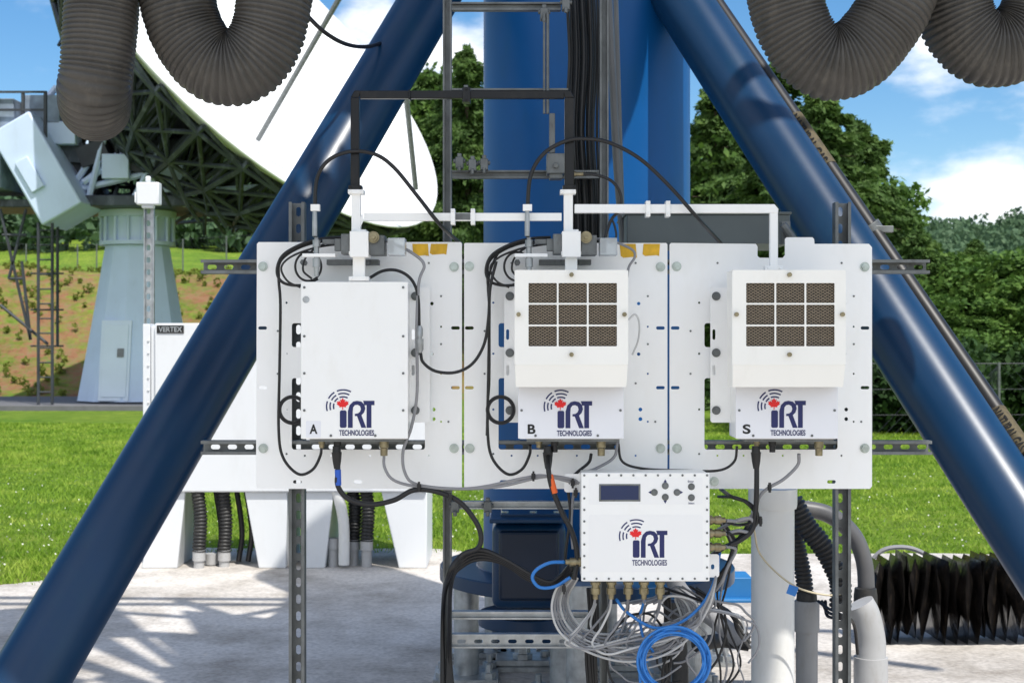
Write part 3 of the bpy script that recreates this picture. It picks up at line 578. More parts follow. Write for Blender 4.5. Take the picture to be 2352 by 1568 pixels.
for x,y,dd in((1200,1545,6.45),(1090,1545,6.6),(1290,1520,6.7),(1420,1552,6.35)):
    c=W(x,y,dd); mb=MB(); mb.box(c.x-.15,c.x+.15,dd-.12,dd+.12,.025,.05); mb.box(c.x-.12,c.x+.12,dd-.09,dd+.09,.0505,.075)
    mb.rings((c.x,dd-.05,0),(0,0,1),[(.075,.045),(.1,.045),(.101,.036),(.15,.036),(.151,.016),(.19,.016)],6)
    mb.rings((c.x+.1,dd,0),(0,0,1),[(.075,.02),(.1,.02)],6)
    obj('anchor_plate',mb,galv,label='steel anchor plate with large nut on the concrete pad',cat='anchor plate',group='anchor plates around the column',bevel=.002)
# ------------------------------------------------------------------ white post and conduits (right)
P_=thing('white_post',W(1775,1700,5.0),'white round steel post with flanged cap on the concrete pad','post')
mb=MB(); c=Vector((W(1775,0,5).x,5.0,0)); mb.rings(c,(0,0,1),[(.03,.075),(.915,.075)],40); obj('post_tube',mb,pvcw,P_)
mb=MB(); mb.rings(c,(0,0,1),[(.9155,.082),(.93,.085),(.985,.085)],40); obj('post_cap',mb,pvcw,P_)
def stub(px,dd,r,zt,label,mat=pvc,group='pvc conduit stubs on the pad'):
    x=(px-1176)/F*dd; T=thing('pvc_conduit',(x,dd,0),label,'conduit',group)
    mb=MB(); mb.rings((x,dd,0),(0,0,1),[(.02,r),(zt-.12,r),(zt-.119,r*1.15),(zt-.01,r*1.15),(zt,r*1.08)],28); obj('stub',mb,mat,T)
    mb=MB(); mb.rings((x,dd,0),(0,0,1),[(zt+.0005,r*.95),(zt+.03,r*.9)],24); obj('reducer',mb,hoseb,T)
stub(1853,5.5,.042,.50,'grey pvc conduit stub with black collar on the pad')
x=(2000-1176)/F*5.6
mb=MB(); mb.tube(smooth([Vector((x,5.6,.02)),Vector((x,5.6,.25)),Vector((x-.001,5.6,.33)),Vector((x-.02,5.6,.42)),Vector((x-.045,5.6,.47))],6),.058,28); mb.rings((x,5.6,0),(0,0,1),[(.15,.066),(.26,.066)],28)
obj('pvc_elbow',mb,pvcg,label='thick pale pvc pipe elbow rising from the pad',cat='pipe')
mb=MB(); mb.tube(smooth([W(1990,1420,5.75),W(1990,1370,5.75),W(1985,1290,5.75),W(1958,1225,5.75),W(1905,1182,5.75),W(1845,1168,5.75),W(1780,1166,5.75)],8),.034,20); obj('pvc_conduit',mb,pvcd,label='dark grey pvc conduit bending over behind the white post',cat='conduit')
mb=MB(); mb.rings(W(1988,1350,5.72),(0,0,-1),[(0,.043),(.03,.047),(.07,.047)],20); obj('conduit_collar',mb,hoseb,label='black rubber collar on a grey conduit',cat='conduit collar')
ribbed([W(1820,1150,5.4),W(1828,1165,5.4),W(1850,1205,5.4),W(1890,1255,5.4),W(1915,1300,5.4),W(1930,1340,5.4),W(1930,1400,5.4)],.040,.018,hoseb,'black ribbed hose bending down behind the white post','ribbed conduits',amp=.11,seg=24)
ribbed([W(1822,1180,5.5),W(1828,1240,5.5),W(1845,1320,5.5),W(1853,1398,5.5)],.032,.016,hoseb,'black ribbed hose entering a pvc conduit stub','ribbed conduits',amp=.1,seg=20)
for j in range(3):
    mb=MB(); mb.tube(smooth([W(1880+j*8,1380,5.3),W(1900,1395+j*9,5.2),W(1930,1410+j*5,5.1),W(1960,1430,5.2),W(1970,1500,5.3)],6),.006,8); obj('cable',mb,black,label='black cable bent around conduit stubs',cat='cable',group='cables by the conduit stubs')
mb=MB(); mb.tube(smooth([W(1700,1470,5.6),W(1640,1420,5.6),W(1590,1385,5.6),W(1555,1345,5.6),W(1540,1300,5.6)],6),.035,16); obj('conduit',mb,grayc,label='grey conduit sloping behind the cable loops',cat='conduit')
mb=MB(); mb.tube(smooth([W(1545,1380,5.0),W(1556,1460,5.0),W(1562,1540,5.0),W(1560,1700,5.0)],6),.03,16); obj('conduit',mb,hoseb,label='dark conduit dropping to the pad behind cables',cat='conduit')
mb=MB(); mb.tube(smooth([W(1720,1478,5.8),W(1660,1470,5.8),W(1600,1480,5.7)],6),.03,12); obj('conduit',mb,hoseb,label='dark conduit lying near the white post',cat='conduit')
# bellows: row of soft folds, each a lens-shaped lobe with a pointed lower tip
vs=[];fs=[]; n=47; x=(1996-1176)/F*7.0; nk=18; rb=random.Random(12); nf=12
for i in range(n):
    big=i%2==1; dz=rb.uniform(-.03,.03); sk=rb.uniform(-.03,.03); wv=rb.uniform(0,6); e=0 if big else .09
    z0=(.045+dz) if big else .20+dz; z1=(.452+dz*.5) if big else .38+dz; y0=6.84+e; y1=7.10-e*.3
    for q_ in range(nk):
        if q_<nf:
            t=q_/(nf-1); zz_=z0+(z1-z0)*t; bow=math.sin(math.pi*t)
            yy=y0+(.07*(1-t)**2.5+.03*t**4-.05*bow if big else -.01*bow)
            vs.append((x+sk*math.sin(t*3.1)+.012*math.sin(wv+t*5)-(.020*bow if big else -.006*bow),yy,zz_))
        else:
            t=(q_-nf)/(nk-nf-1); vs.append((x,y1,z1+(z0-z1)*t))
    x+=rb.uniform(.012,.034)
for i in range(n-1):
    for k_ in range(nk): k2=(k_+1)%nk; fs.append((i*nk+k_,i*nk+k2,(i+1)*nk+k2,(i+1)*nk+k_))
fs.append(tuple(range(nk))); fs.append(tuple((n-1)*nk+k_ for k_ in range(nk)))
mb=MB(); mb.add(vs,fs); obj('bellows_cover',mb,bellm,label='long black pleated bellows cover lying along the concrete pad',cat='bellows',sharp=75)
mb=MB(); mb.tube(smooth([W(1990,1300,7.3),W(2030,1262,7.3),W(2090,1258,7.3),W(2150,1285,7.3)],8),.012,8); obj('cable',mb,grayc,label='grey cable bent behind the bellows cover',cat='cable')
# ------------------------------------------------------------------ cabinet behind
K=thing('outdoor_cabinet',W(655,1316,9.3),'large white outdoor equipment cabinet on tapered feet with a nameplate','cabinet')
cd=9.2
def X(px,d): return (px-1176)/F*d
cabp=M('white_cabinet_paint',(.68,.70,.72),.42,var=.02,scale=1.5,dirt=(.5,.5,.48),dirtamt=.25)
zc0=W(0,1130,cd).z; zc1=W(0,742,cd).z
mb=MB(); mb.box(X(355,cd),X(980,cd),cd,cd+.75,zc0,zc1); obj('body',mb,cabp,K,bevel=.01)
mb=MB(); mb.box(X(344,cd),X(355,cd)-.001,cd+.03,cd+.72,zc0+.02,zc1-.02); mb.box(X(327,cd),X(343,cd),cd+.01,cd+.7,zc0+.0,zc1-.005)
for i in range(12):
    z=zc0+.1+i*.08; mb.cyl((X(340,cd),cd+.0099,z),(X(340,cd),cd+.002,z),.008,seg=8)
obj('side_door',mb,cabp,K,bevel=.004)
mb=MB(); mb.box(X(660,cd)-.003,X(660,cd)+.003,cd-.003,cd-.001,zc0+.03,zc1-.05); obj('door_seam',mb,galvd,K)
mb=MB(); mb.bpx(360,422,747,765,cd-.006,cd-.002); obj('nameplate',mb,ink,K)
mb=MB(); text(mb,'VERTEX',364,418,750,762,cd-.0072,.001,.02); obj('nameplate_lettering',mb,galv,K)
for (a,b,c_,d_) in((355,423,405,322),(560,658,655,592),(690,765,745,690),(875,980,980,915)):
    dd=cd+.03; zt=zc0-.002
    def q_(px,z,y): return Vector((X(px,cd),y,z))
    vs=[q_(a,zt,dd),q_(b,zt,dd),q_(c_,.03,dd),q_(d_,.03,dd),q_(a,zt,dd+.62),q_(b,zt,dd+.62),q_(c_,.03,dd+.62),q_(d_,.03,dd+.62)]
    mb=MB(); mb.add(vs,[(0,1,2,3),(4,7,6,5),(0,4,5,1),(1,5,6,2),(2,6,7,3),(3,7,4,0)]); obj('foot',mb,cabp,K,bevel=.006)
for px,dd,m,top in((457,9.25,hoseb,1262),(486,9.35,None,1270),(515,9.3,hoseb,1262),(540,9.5,None,1285),(766,9.3,None,1235),(812,9.35,hoseb,1238),(842,9.3,hoseb,1238)):
    x=X(px,dd); zt=W(0,top,dd).z; T=thing('pvc_conduit',(x,dd,0),'grey pvc stub under the white cabinet','conduit','conduits under the cabinet')
    mb=MB(); mb.rings((x,dd,0),(0,0,1),[(.03,.034),(zt-.07,.034),(zt-.069,.042),(zt,.042)],18); obj('stub',mb,pvcg,T)
    if m:
        ribbed([Vector((x,dd,zt-.01)),Vector((x+.01,dd,zt+.2)),Vector((x-.01,dd,zc0+.02))],.043,.022,m,'black ribbed conduit rising into the white cabinet','ribbed conduits under the cabinet',amp=.1,seg=16)
mb=MB(); mb.tube(smooth([Vector((X(790,9.25),9.25,.05)),Vector((X(788,9.25),9.25,.35)),Vector((X(765,9.25),9.25,.6)),Vector((X(770,9.25),9.25,zc0+.02))],6),.036,14); obj('pvc_conduit',mb,pvcw,label='white pvc pipe bending up under the cabinet',cat='conduit')
for px in(500,548,570):
    mb=MB(); mb.tube(smooth([Vector((X(px,9.4),9.4,.05)),Vector((X(px+8,9.4),9.4,.25)),Vector((X(px-6,9.4),9.4,zc0+.02))],6),.018,10); obj('cable',mb,black,label='black cable rising into the white cabinet',cat='cable',group='cables under the cabinet')
S_=thing('sensor_post',W(341,1300,10.1),'slotted steel post carrying a small white sensor box','post')
dd=10.1; mb=MB(); sl=[pill(341,y,9,14) for y in range(485,1290,28)]
plate(mb,[[(331,475),(352,475),(352,1294),(331,1294)]]+sl,dd,.004); mb.bpx(330,332,475,1294,dd-.03,dd+.004); mb.bpx(351,353,475,1294,dd-.03,dd+.004); obj('slotted_channel',mb,galv,S_)
mb=MB(); mb.bpx(312,365,418,470,dd-.12,dd-.035); mb.bpx(333,345,404,418,dd-.09,dd-.06); mb.bpx(308,314,440,466,dd-.11,dd-.05); mb.bpx(324,352,470,478,dd-.1,dd-.04); obj('sensor_box',mb,cabp,S_,bevel=.01)
# ------------------------------------------------------------------ distant antenna
d=33.
N=thing('satellite_dish',W(310,932,d),'large white parabolic satellite dish on a tapered white tower','satellite dish')
px_=Vector((X(316,d),d,0))
mb=MB(); mb.tube([px_+Vector((0,0,.15)),px_+Vector((0,0,1.8)),px_+Vector((0,0,3.7))],[1.38,1.07,.74],12); obj('tower',mb,antw,N,sharp=15)
mb=MB(); mb.rings(px_,(0,0,1),[(3.71,.86),(3.8,.86),(3.801,.78),(4.35,.78),(4.351,.88),(4.5,.88)],24)
for i in range(16):
    a=i*math.pi/8; u=Vector((math.cos(a),math.sin(a),0)); mb.tube([px_+u*.82+Vector((0,0,3.8)),px_+u*.82+Vector((0,0,4.35))],.04,6)
obj('tower_collar',mb,antw,N)
tilt=math.atan(.64/3.55)
doorp=M('pale_door_paint',(.66,.74,.86),.5,var=.04,scale=2)
T=Matrix.Translation(Vector((X(297,d),d-1.33,.15)))@Matrix.Rotation(-tilt,4,'X')
mb=MB(); mb.box(-.28,.28,-.06,-.02,.1,1.75,T); mb.box(-.34,.34,-.04,.1,.02,1.85,T); obj('door',mb,doorp,N,bevel=.01)
mb=MB(); mb.box(.05,.2,-.075,-.062,1.0,1.2,T); obj('door_sign',mb,gc,N)
boxes('platform_deck',[(px_.x-1.5,px_.x+1.7,d-1.4,d+1.4,4.51,4.75),(px_.x-3.6,px_.x-1.52,d-1.2,d+.6,4.5,4.68)],antg,N,.02,False)
T=Matrix.Translation(W(105,395,31.6))@Matrix.Rotation(math.radians(-30),4,'Y')
mb=MB(); mb.box(-.5,.5,-.7,1.0,-1.15,1.15,T); obj('counterweight',mb,antw,N,bevel=.04)
mb=MB(); mb.box(-.32,.0,-.78,-.705,-.45,.3,T); obj('counterweight_hatch',mb,antw,N,bevel=.02)
gm=M('grey_machinery',(.20,.25,.32),.6,var=.4,scale=3)
def zz(y,dd=32): return W(0,y,dd).z
boxes('equipment_housing',[(X(-60,32),X(60,32),31.2,33,zz(320),zz(240)),(X(62,32),X(150,32),31.6,33,zz(290),zz(225)),(X(-60,32),X(30,32),31.2,33,zz(440),zz(330))],gm,N,.02,False)
boxes('handrail_post',[(X(a,32),X(a+6,32),31.1,31.18,zz(330),zz(225)) for a in(-40,20,80,130)],antd,N,0,False)
boxes('handrail',[(X(-40,32),X(136,32),31.09,31.12,zz(230),zz(225)),(X(-40,32),X(136,32),31.09,31.12,zz(270),zz(265))],antd,N,0,False)
r4=random.Random(9)
for i in range(48):
    x=r4.uniform(160,470); y=r4.uniform(270,465); s=r4.uniform(.08,.34); c=W(x,y,d+r4.uniform(-1.0,.9)); mb=MB(); mb.box(-s,s,-s,s,-s*.7,s*.7,Matrix.Translation(c)@Matrix.Rotation(r4.uniform(-.5,.5),4,'Y')); obj('drive_unit',mb,antd if i%4 else antg,N)
boxes('drive_housing',[(X(378,d),X(450,d),d-1.3,d-.9,zz(455,d),zz(395,d)),(X(270,d),X(330,d),d-1.3,d-.9,zz(425,d),zz(370,d)),(X(150,d),X(215,d),d-1.4,d-.9,zz(350,d),zz(300,d))],antw,N,.02,False)
AX=Vector((.70,-.36,.617)).normalized(); CR=W(604,106,d); RR=5.5; f4=18.
V=CR-AX*(RR*RR/f4); e1=AX.cross(Vector((0,0,1))).normalized(); e2=AX.cross(e1)
def dp(r,a,off=0): return V+AX*(r*r/f4-off)+(e1*math.cos(a)+e2*math.sin(a))*r
mb=MB(); n1=12;n2=72; vs=[V.copy()];fs=[]
for i in range(1,n1+1):
    r=RR*i/n1
    for k_ in range(n2): vs.append(dp(r,2*math.pi*k_/n2))
for k_ in range(n2): fs.append((0,1+k_,1+(k_+1)%n2))
for i in range(n1-1):
    for k_ in range(n2): fs.append((1+i*n2+k_,1+i*n2+(k_+1)%n2,1+(i+1)*n2+(k_+1)%n2,1+(i+1)*n2+k_))
mb.add(vs,fs); o=obj('reflector',mb,dishw,N,sharp=30)
s_=o.modifiers.new('thick','SOLIDIFY'); s_.thickness=.05
mb=MB(); nr=30
rs=[1.5,2.5,3.5,4.5,5.4]; of=[1.9,1.9,1.6,1.1,.25]
for k_ in range(nr):
    a=2*math.pi*k_/nr; a2=2*math.pi*(k_+1)/nr; a3=2*math.pi*(k_-1)/nr
    for i in range(5):
        t,b=dp(rs[i],a,.08),dp(rs[i],a,of[i]); mb.tube([t,b],.06,5)
        mb.tube([b,dp(rs[i],a2,of[i])],.06,5); mb.tube([t,dp(rs[i],a2,of[i])],.045,5)
        if i<4:
            mb.tube([t,dp(rs[i+1],a,.08)],.055,5); mb.tube([b,dp(rs[i+1],a,of[i+1])],.075,5); mb.tube([b,dp(rs[i+1],a,.08)],.055,5); mb.tube([b,dp(rs[i+1],a2,of[i+1])],.05,5); mb.tube([b,dp(rs[i+1],a3,of[i+1])],.05,5)
            if r4.random()<.5: mb.tube([b,dp(rs[i],a2,of[i]+r4.uniform(.2,.8))],.045,5)
obj('backing_truss',mb,antg,N)
mb=MB(); mb.tube([V-AX*.2,V-AX*2.6],[1.3,1.0],16)
obj('hub_drum',mb,antd,N)
def strutpart(p,q,r):
    mb=MB(); mb.tube([p,q],r,7); obj('mount_strut',mb,antw if r>.06 else antg,N)
for k_ in range(16):
    a=2*math.pi*k_/16; strutpart(dp(1.5,a,1.8),px_+Vector((1.5*math.cos(a*2.3),1.1*math.sin(a*2.3),4.75)),.05)
    strutpart(dp(2.6,a,1.8),px_+Vector((-.6+1.6*math.cos(a*1.3+1),1.0*math.sin(a*1.3),5.2+1.2*(k_%3)/2)),.045)
    strutpart(dp(2.6,a,1.8),dp(1.2,a+.7,3.6),.045); strutpart(dp(1.2,a+.7,3.6),dp(1.2,a+1.1,3.6),.05)
for a,b in (((420,380,32),(160,440,31.8)),((160,440,31.8),(250,300,31.9)),((250,300,31.9),(420,380,32)),((120,480,31.8),(300,330,32)),((190,420,31.7),(380,290,32.4)),((60,280,31.8),(130,200,32)),((130,200,32),(330,230,32.5)),((20,330,32),(150,260,32.2)),((420,470,31.8),(540,350,31)),((440,440,32),(600,430,30.5)),((300,470,31.7),(390,300,31.8)),((200,470,31.7),(240,310,31.8)),((330,330,31.7),(330,120,32.4)),((230,300,31.8),(320,110,32.4))):
    strutpart(W(*a),W(*b),.075)
for a,b in((W(592,322,32.2),W(812,-60,30.5)),(W(955,435,31.5),W(925,150,30.5))):
    mb=MB(); mb.tube([a,b],.06,8); obj('feed_leg',mb,galvd,N)
Lz=W(0,512,31).z
mb=MB()
for x in(88,120): mb.tube([Vector((X(x,31),31,.1)),Vector((X(x,31),31,Lz))],.035,6)
for i in range(12): z=.4+i*.32; mb.tube([Vector((X(88,31),31,z)),Vector((X(120,31),31,z))],.018,5)
mb.tube([Vector((X(132,31.8),31.8,1.4)),Vector((X(132,31.8),31.8,Lz))],.035,6)
for z in(1.4,2.2,3.0,3.8): mb.tube([Vector((X(70,31.4),31.4,z)),Vector((X(146,31.4),31.4,z))],.02,5)
for a,b in (((0,480),(70,780)),((60,480),(20,640)),((5,540),(60,540)),((20,640),(55,640)),((70,780),(50,600)),((0,700),(110,790))): mb.tube([W(a[0],a[1],31.5),W(b[0],b[1],31.5)],.035,6)
obj('access_ladder',mb,antd,N)
mb=MB(); mb.box(W(-200,0,d).x,W(560,0,d).x,d-2.2,d+2.8,-.05,.12); obj('concrete_base',mb,M('dark_concrete',(.13,.13,.14),.85),N,bevel=.02)
# ------------------------------------------------------------------ terrain
def ss(t): t=np.clip(t,0,1); return t*t*(3-2*t)
def gz(x,y):
    x=np.asarray(x,float); y=np.asarray(y,float)
    k=ss((5-x)/9); b=ss((y-37)/11)*4.0*k
    far=ss((y-55)/80)*8.0*(.30+.70*k)
    hill=ss((y-130)/160)*np.where(x>0,15+6*ss((x-60)/60)+2*np.sin(x*.05),6+2*np.sin(x*.03))
    und=.25*np.sin(x*.3+y*.17)*ss((y-38)/10)
    return b+far+hill+und
ys=np.concatenate([np.linspace(-40,4,6),np.linspace(6,34,20),np.linspace(35,60,40),np.linspace(63,140,30),np.linspace(150,400,30),np.linspace(450,1800,12)])
xs=np.concatenate([np.linspace(-1200,-90,14),np.linspace(-80,80,120),np.linspace(90,1200,14)])
GX,GY=np.meshgrid(xs,ys); GZ=gz(GX,GY)
v=np.stack([GX,GY,GZ],-1).reshape(-1,3); nx=len(xs)
fs=[(j*nx+i,j*nx+i+1,(j+1)*nx+i+1,(j+1)*nx+i) for j in range(len(ys)-1) for i in range(nx-1)]
me=bpy.data.meshes.new('ground'); me.from_pydata(v.tolist(),[],fs); me.polygons.foreach_set('use_smooth',[True]*len(fs))
at=me.attributes.new('bank','FLOAT','POINT'); kk=(ss((5-GX)/9)*ss((GY-35.5)/2)*ss((51-GY)/5)).reshape(-1); at.data.foreach_set('value',kk.astype(np.float32))
def groundmat():
    m=bpy.data.materials.new('grass_and_soil'); m.use_nodes=True; nt=m.node_tree;n=nt.nodes;l=nt.links;b=n['Principled BSDF']; b.inputs['Roughness'].default_value=.9; b.inputs['Specular IOR Level'].default_value=.15
    tc=n.new('ShaderNodeTexCoord')
    def nz(s,dt=6,r=.6):
        q=n.new('ShaderNodeTexNoise'); q.inputs['Scale'].default_value=s; q.inputs['Detail'].default_value=dt; q.inputs['Roughness'].default_value=r; l.new(tc.outputs['Object'],q.inputs['Vector']); return q
    def ramp(src,els):
        c=n.new('ShaderNodeValToRGB'); e=c.color_ramp.elements; e[0].position,e[0].color=els[0][0],(*els[0][1],1); e[1].position,e[1].color=els[-1][0],(*els[-1][1],1)
        for p,cl in els[1:-1]: q=e.new(p); q.color=(*cl,1)
        l.new(src,c.inputs[0]); return c
    g1=ramp(nz(3.,9,.8).outputs['Fac'],[(.3,(.06,.12,.012)),(.5,(.17,.27,.03)),(.7,(.33,.40,.07))])
    g2=ramp(nz(.35,5).outputs['Fac'],[(.35,(.62,.78,.6)),(.65,(1.15,1.05,1.1))])
    mm=n.new('ShaderNodeMix'); mm.data_type='RGBA'; mm.blend_type='MULTIPLY'; mm.inputs['Factor'].default_value=1; l.new(g1.outputs[0],mm.inputs['A']); l.new(g2.outputs[0],mm.inputs['B'])
    soil=ramp(nz(2.6,10,.8).outputs['Fac'],[(.3,(.10,.055,.03)),(.46,(.31,.145,.08)),(.57,(.27,.19,.10)),(.70,(.20,.22,.06))])
    a=n.new('ShaderNodeAttribute'); a.attribute_name='bank'
    sm=n.new('ShaderNodeMapRange'); sm.inputs[1].default_value=.40; sm.inputs[2].default_value=.54; l.new(nz(1.1,10,.85).outputs['Fac'],sm.inputs[0])
    mu=n.new('ShaderNodeMath'); mu.operation='MULTIPLY'; l.new(sm.outputs[0],mu.inputs[0]); l.new(a.outputs['Fac'],mu.inputs[1])
    sp=n.new('ShaderNodeSeparateXYZ'); l.new(tc.outputs['Object'],sp.inputs[0])
    f1=n.new('ShaderNodeMapRange'); f1.inputs[1].default_value=9.35; f1.inputs[2].default_value=8.6; l.new(sp.outputs['Y'],f1.inputs[0])
    f2=n.new('ShaderNodeMapRange'); f2.inputs[1].default_value=.42; f2.inputs[2].default_value=.55; l.new(nz(2.3,6,.7).outputs['Fac'],f2.inputs[0])
    f3=n.new('ShaderNodeMath'); f3.operation='MULTIPLY'; l.new(f1.outputs[0],f3.inputs[0]); l.new(f2.outputs[0],f3.inputs[1])
    mxx=n.new('ShaderNodeMath'); mxx.operation='MAXIMUM'; l.new(mu.outputs[0],mxx.inputs[0]); l.new(f3.outputs[0],mxx.inputs[1])
    m2=n.new('ShaderNodeMix'); m2.data_type='RGBA'; l.new(mxx.outputs[0],m2.inputs['Factor']); l.new(mm.outputs['Result'],m2.inputs['A']); l.new(soil.outputs[0],m2.inputs['B'])
    l.new(m2.outputs['Result'],b.inputs['Base Color'])
    bp=n.new('ShaderNodeBump'); bp.inputs['Strength'].default_value=.7; bp.inputs['Distance'].default_value=.12; l.new(nz(7,9,.85).outputs['Fac'],bp.inputs['Height']); l.new(bp.outputs[0],b.inputs['Normal'])
    return m
obj('ground',None,groundmat(),mesh=me,kind='structure')
pm=bpy.data.materials.new('concrete_pad'); pm.use_nodes=True; nt=pm.node_tree;n=nt.nodes;l=nt.links;b=n['Principled BSDF']; b.inputs['Roughness'].default_value=.85
tc=n.new('ShaderNodeTexCoord'); o1=n.new('ShaderNodeTexNoise'); o1.inputs['Scale'].default_value=1.6; o1.inputs['Detail'].default_value=10; o1.inputs['Roughness'].default_value=.7
o2=n.new('ShaderNodeTexNoise'); o2.inputs['Scale'].default_value=45; o2.inputs['Detail'].default_value=4
for q in(o1,o2): l.new(tc.outputs['Object'],q.inputs['Vector'])
c1=n.new('ShaderNodeValToRGB'); e=c1.color_ramp.elements; e[0].position=.34; e[0].color=(.34,.305,.265,1); e[1].position=.58; e[1].color=(.64,.60,.555,1); l.new(o1.outputs['Fac'],c1.inputs[0])
c2=n.new('ShaderNodeValToRGB'); e=c2.color_ramp.elements; e[0].position=.3; e[0].color=(.74,.74,.74,1); e[1].position=.6; e[1].color=(1,1,1,1); l.new(o2.outputs['Fac'],c2.inputs[0])
mx=n.new('ShaderNodeMix'); mx.data_type='RGBA'; mx.blend_type='MULTIPLY'; mx.inputs['Factor'].default_value=1; l.new(c1.outputs[0],mx.inputs['A']); l.new(c2.outputs[0],mx.inputs['B'])
l.new(mx.outputs['Result'],b.inputs['Base Color']); bp=n.new('ShaderNodeBump'); bp.inputs['Strength'].default_value=.35; bp.inputs['Distance'].default_value=.01; l.new(o2.outputs['Fac'],bp.inputs['Height']); l.new(bp.outputs[0],b.inputs['Normal'])
edge=[(-8,8.3),(-3.2,8.45),(-2.75,8.9),(-2.6,10.15),(-.45,10.1),(-.2,9.75),(.6,9.9),(3.6,9.85),(6.5,9.95)]
edge2=[]
for (ax,ay),(bx,by) in zip(edge,edge[1:]):
    for j in range(10):
        t=j/10; edge2.append((ax+(bx-ax)*t+rr.uniform(-.02,.02),ay+(by-ay)*t+rr.uniform(-.035,.035)))
padp=[(-8,-12)]+edge2+[(6.5,9.95),(6.5,-12)]
mb=MB(); vs,fs=fill([padp],.06); mb.add([Vector((v.x,v.y,v.z)) for v in vs],fs); obj('concrete_pad',mb,pm,kind='structure')
# ------------------------------------------------------------------ foliage
def leafmat(name,a,b_,c_,tl=.3):
    m=bpy.data.materials.new(name); m.use_nodes=True; nt=m.node_tree;n=nt.nodes;l=nt.links;b=n['Principled BSDF']; b.inputs['Roughness'].default_value=.65; b.inputs['Specular IOR Level'].default_value=.25
    tc=n.new('ShaderNodeTexCoord'); z=n.new('ShaderNodeTexNoise'); z.inputs['Scale'].default_value=1.3; z.inputs['Detail'].default_value=9; z.inputs['Roughness'].default_value=.8; l.new(tc.outputs['Object'],z.inputs['Vector'])
    c=n.new('ShaderNodeValToRGB'); e=c.color_ramp.elements; e[0].position=.34; e[0].color=(*a,1); e[1].position=.66; e[1].color=(*c_,1); q=e.new(.5); q.color=(*b_,1); l.new(z.outputs['Fac'],c.inputs[0]); l.new(c.outputs[0],b.inputs['Base Color'])
    tr=n.new('ShaderNodeBsdfTranslucent'); l.new(c.outputs[0],tr.inputs[0]); ms=n.new('ShaderNodeMixShader'); ms.inputs[0].default_value=tl; l.new(b.outputs[0],ms.inputs[1]); l.new(tr.outputs[0],ms.inputs[2]); l.new(ms.outputs[0],n['Material Output'].inputs[0]); return m
lconif=leafmat('conifer_foliage',(.04,.08,.022),(.08,.15,.035),(.16,.25,.06),.35)
ldec=leafmat('broadleaf_foliage',(.04,.09,.018),(.08,.16,.028),(.16,.26,.05))
ldark=leafmat('shaded_undergrowth_foliage',(.012,.03,.008),(.025,.06,.014),(.05,.10,.022),.15)  # leaf colours darkened to paint in the shade under the trees
lfar=leafmat('haze_tinted_woodland_foliage',(.06,.11,.065),(.09,.16,.08),(.13,.20,.10))  # leaf colours lightened and blued to paint in distance haze
def quads(name,C,s,asp=1.6,droop=None):
    n=len(C); a=rng.normal(size=(n,3)) if droop is None else droop+rng.normal(size=(n,3))*.5
    a/=np.linalg.norm(a,axis=1)[:,None]; b=rng.normal(size=(n,3)); b-=a*(a*b).sum(1)[:,None]; b/=np.linalg.norm(b,axis=1)[:,None]
    if np.ndim(s)==0: s=np.full(n,s)
    a=a*(s*asp)[:,None]*.5; b=b*s[:,None]*.5
    v=np.stack([C-a,C+b*.9,C+a,C-b*.9],1).reshape(-1,3)
    me=bpy.data.meshes.new(name); me.vertices.add(4*n); me.vertices.foreach_set('co',v.astype(np.float32).ravel())
    me.loops.add(4*n); me.loops.foreach_set('vertex_index',np.arange(4*n,dtype=np.int32)); me.polygons.add(n); me.polygons.foreach_set('loop_start',np.arange(0,4*n,4,dtype=np.int32)); me.update(calc_edges=True); me.validate(); return me
def conifer_mesh(H,R,n,ls=.2):
    nb=210; out=[];dr=[]
    for i in range(nb):
        t=((i+rng.random())/nb)**.9; h=H*(.03+.97*t); rad=R*(1-t)**.75*(.35+.85*rng.random())+.10; az=rng.random()*6.283; m=max(14,int(n/nb*(.3+1.4*(1-t))))
        tiltb=rng.normal()*.18
        u=rng.random(m)**.6; lat=(rng.random(m)-.5)*2*(.30*rad*(1.05-u)+.05)
        dx,dy=np.cos(az),np.sin(az)
        hang=-np.abs(rng.normal(size=m))*.16*(.5+rad*.3)
        base=np.stack([dx*u*rad-dy*lat,dy*u*rad+dx*lat,h+u*rad*(.16+tiltb)-u*u*rad*.34-np.abs(lat)*.3+hang],1)
        out.append(base+rng.normal(size=(m,3))*.04); dr.append(np.tile([dx*.7,dy*.7,-.6],(m,1)))
    C=np.concatenate(out); return quads('crown',C,rng.uniform(.5,1.2,len(C))*ls,2.2,np.concatenate(dr))
def broad_mesh(H,R,n,ls=.22,nc=70):
    out=[]
    for i in range(nc):
        dirv=rng.normal(size=3); dirv/=np.linalg.norm(dirv); rr_=(.35+.65*rng.random()**.5)
        c=np.array([dirv[0]*R*rr_,dirv[1]*R*rr_,H*.54+dirv[2]*H*.44*rr_]); m=int(n/nc); s=R*(.12+.14*rng.random())
        p=rng.normal(size=(m,3)); p/=np.linalg.norm(p,axis=1)[:,None]; p*=(rng.random(m)**.6)[:,None]*s*1.2; out.append(c+p*np.array([1.15,1.15,.8]))
    C=np.concatenate(out); return quads('crown',C,rng.uniform(.6,1.3,len(C))*ls)
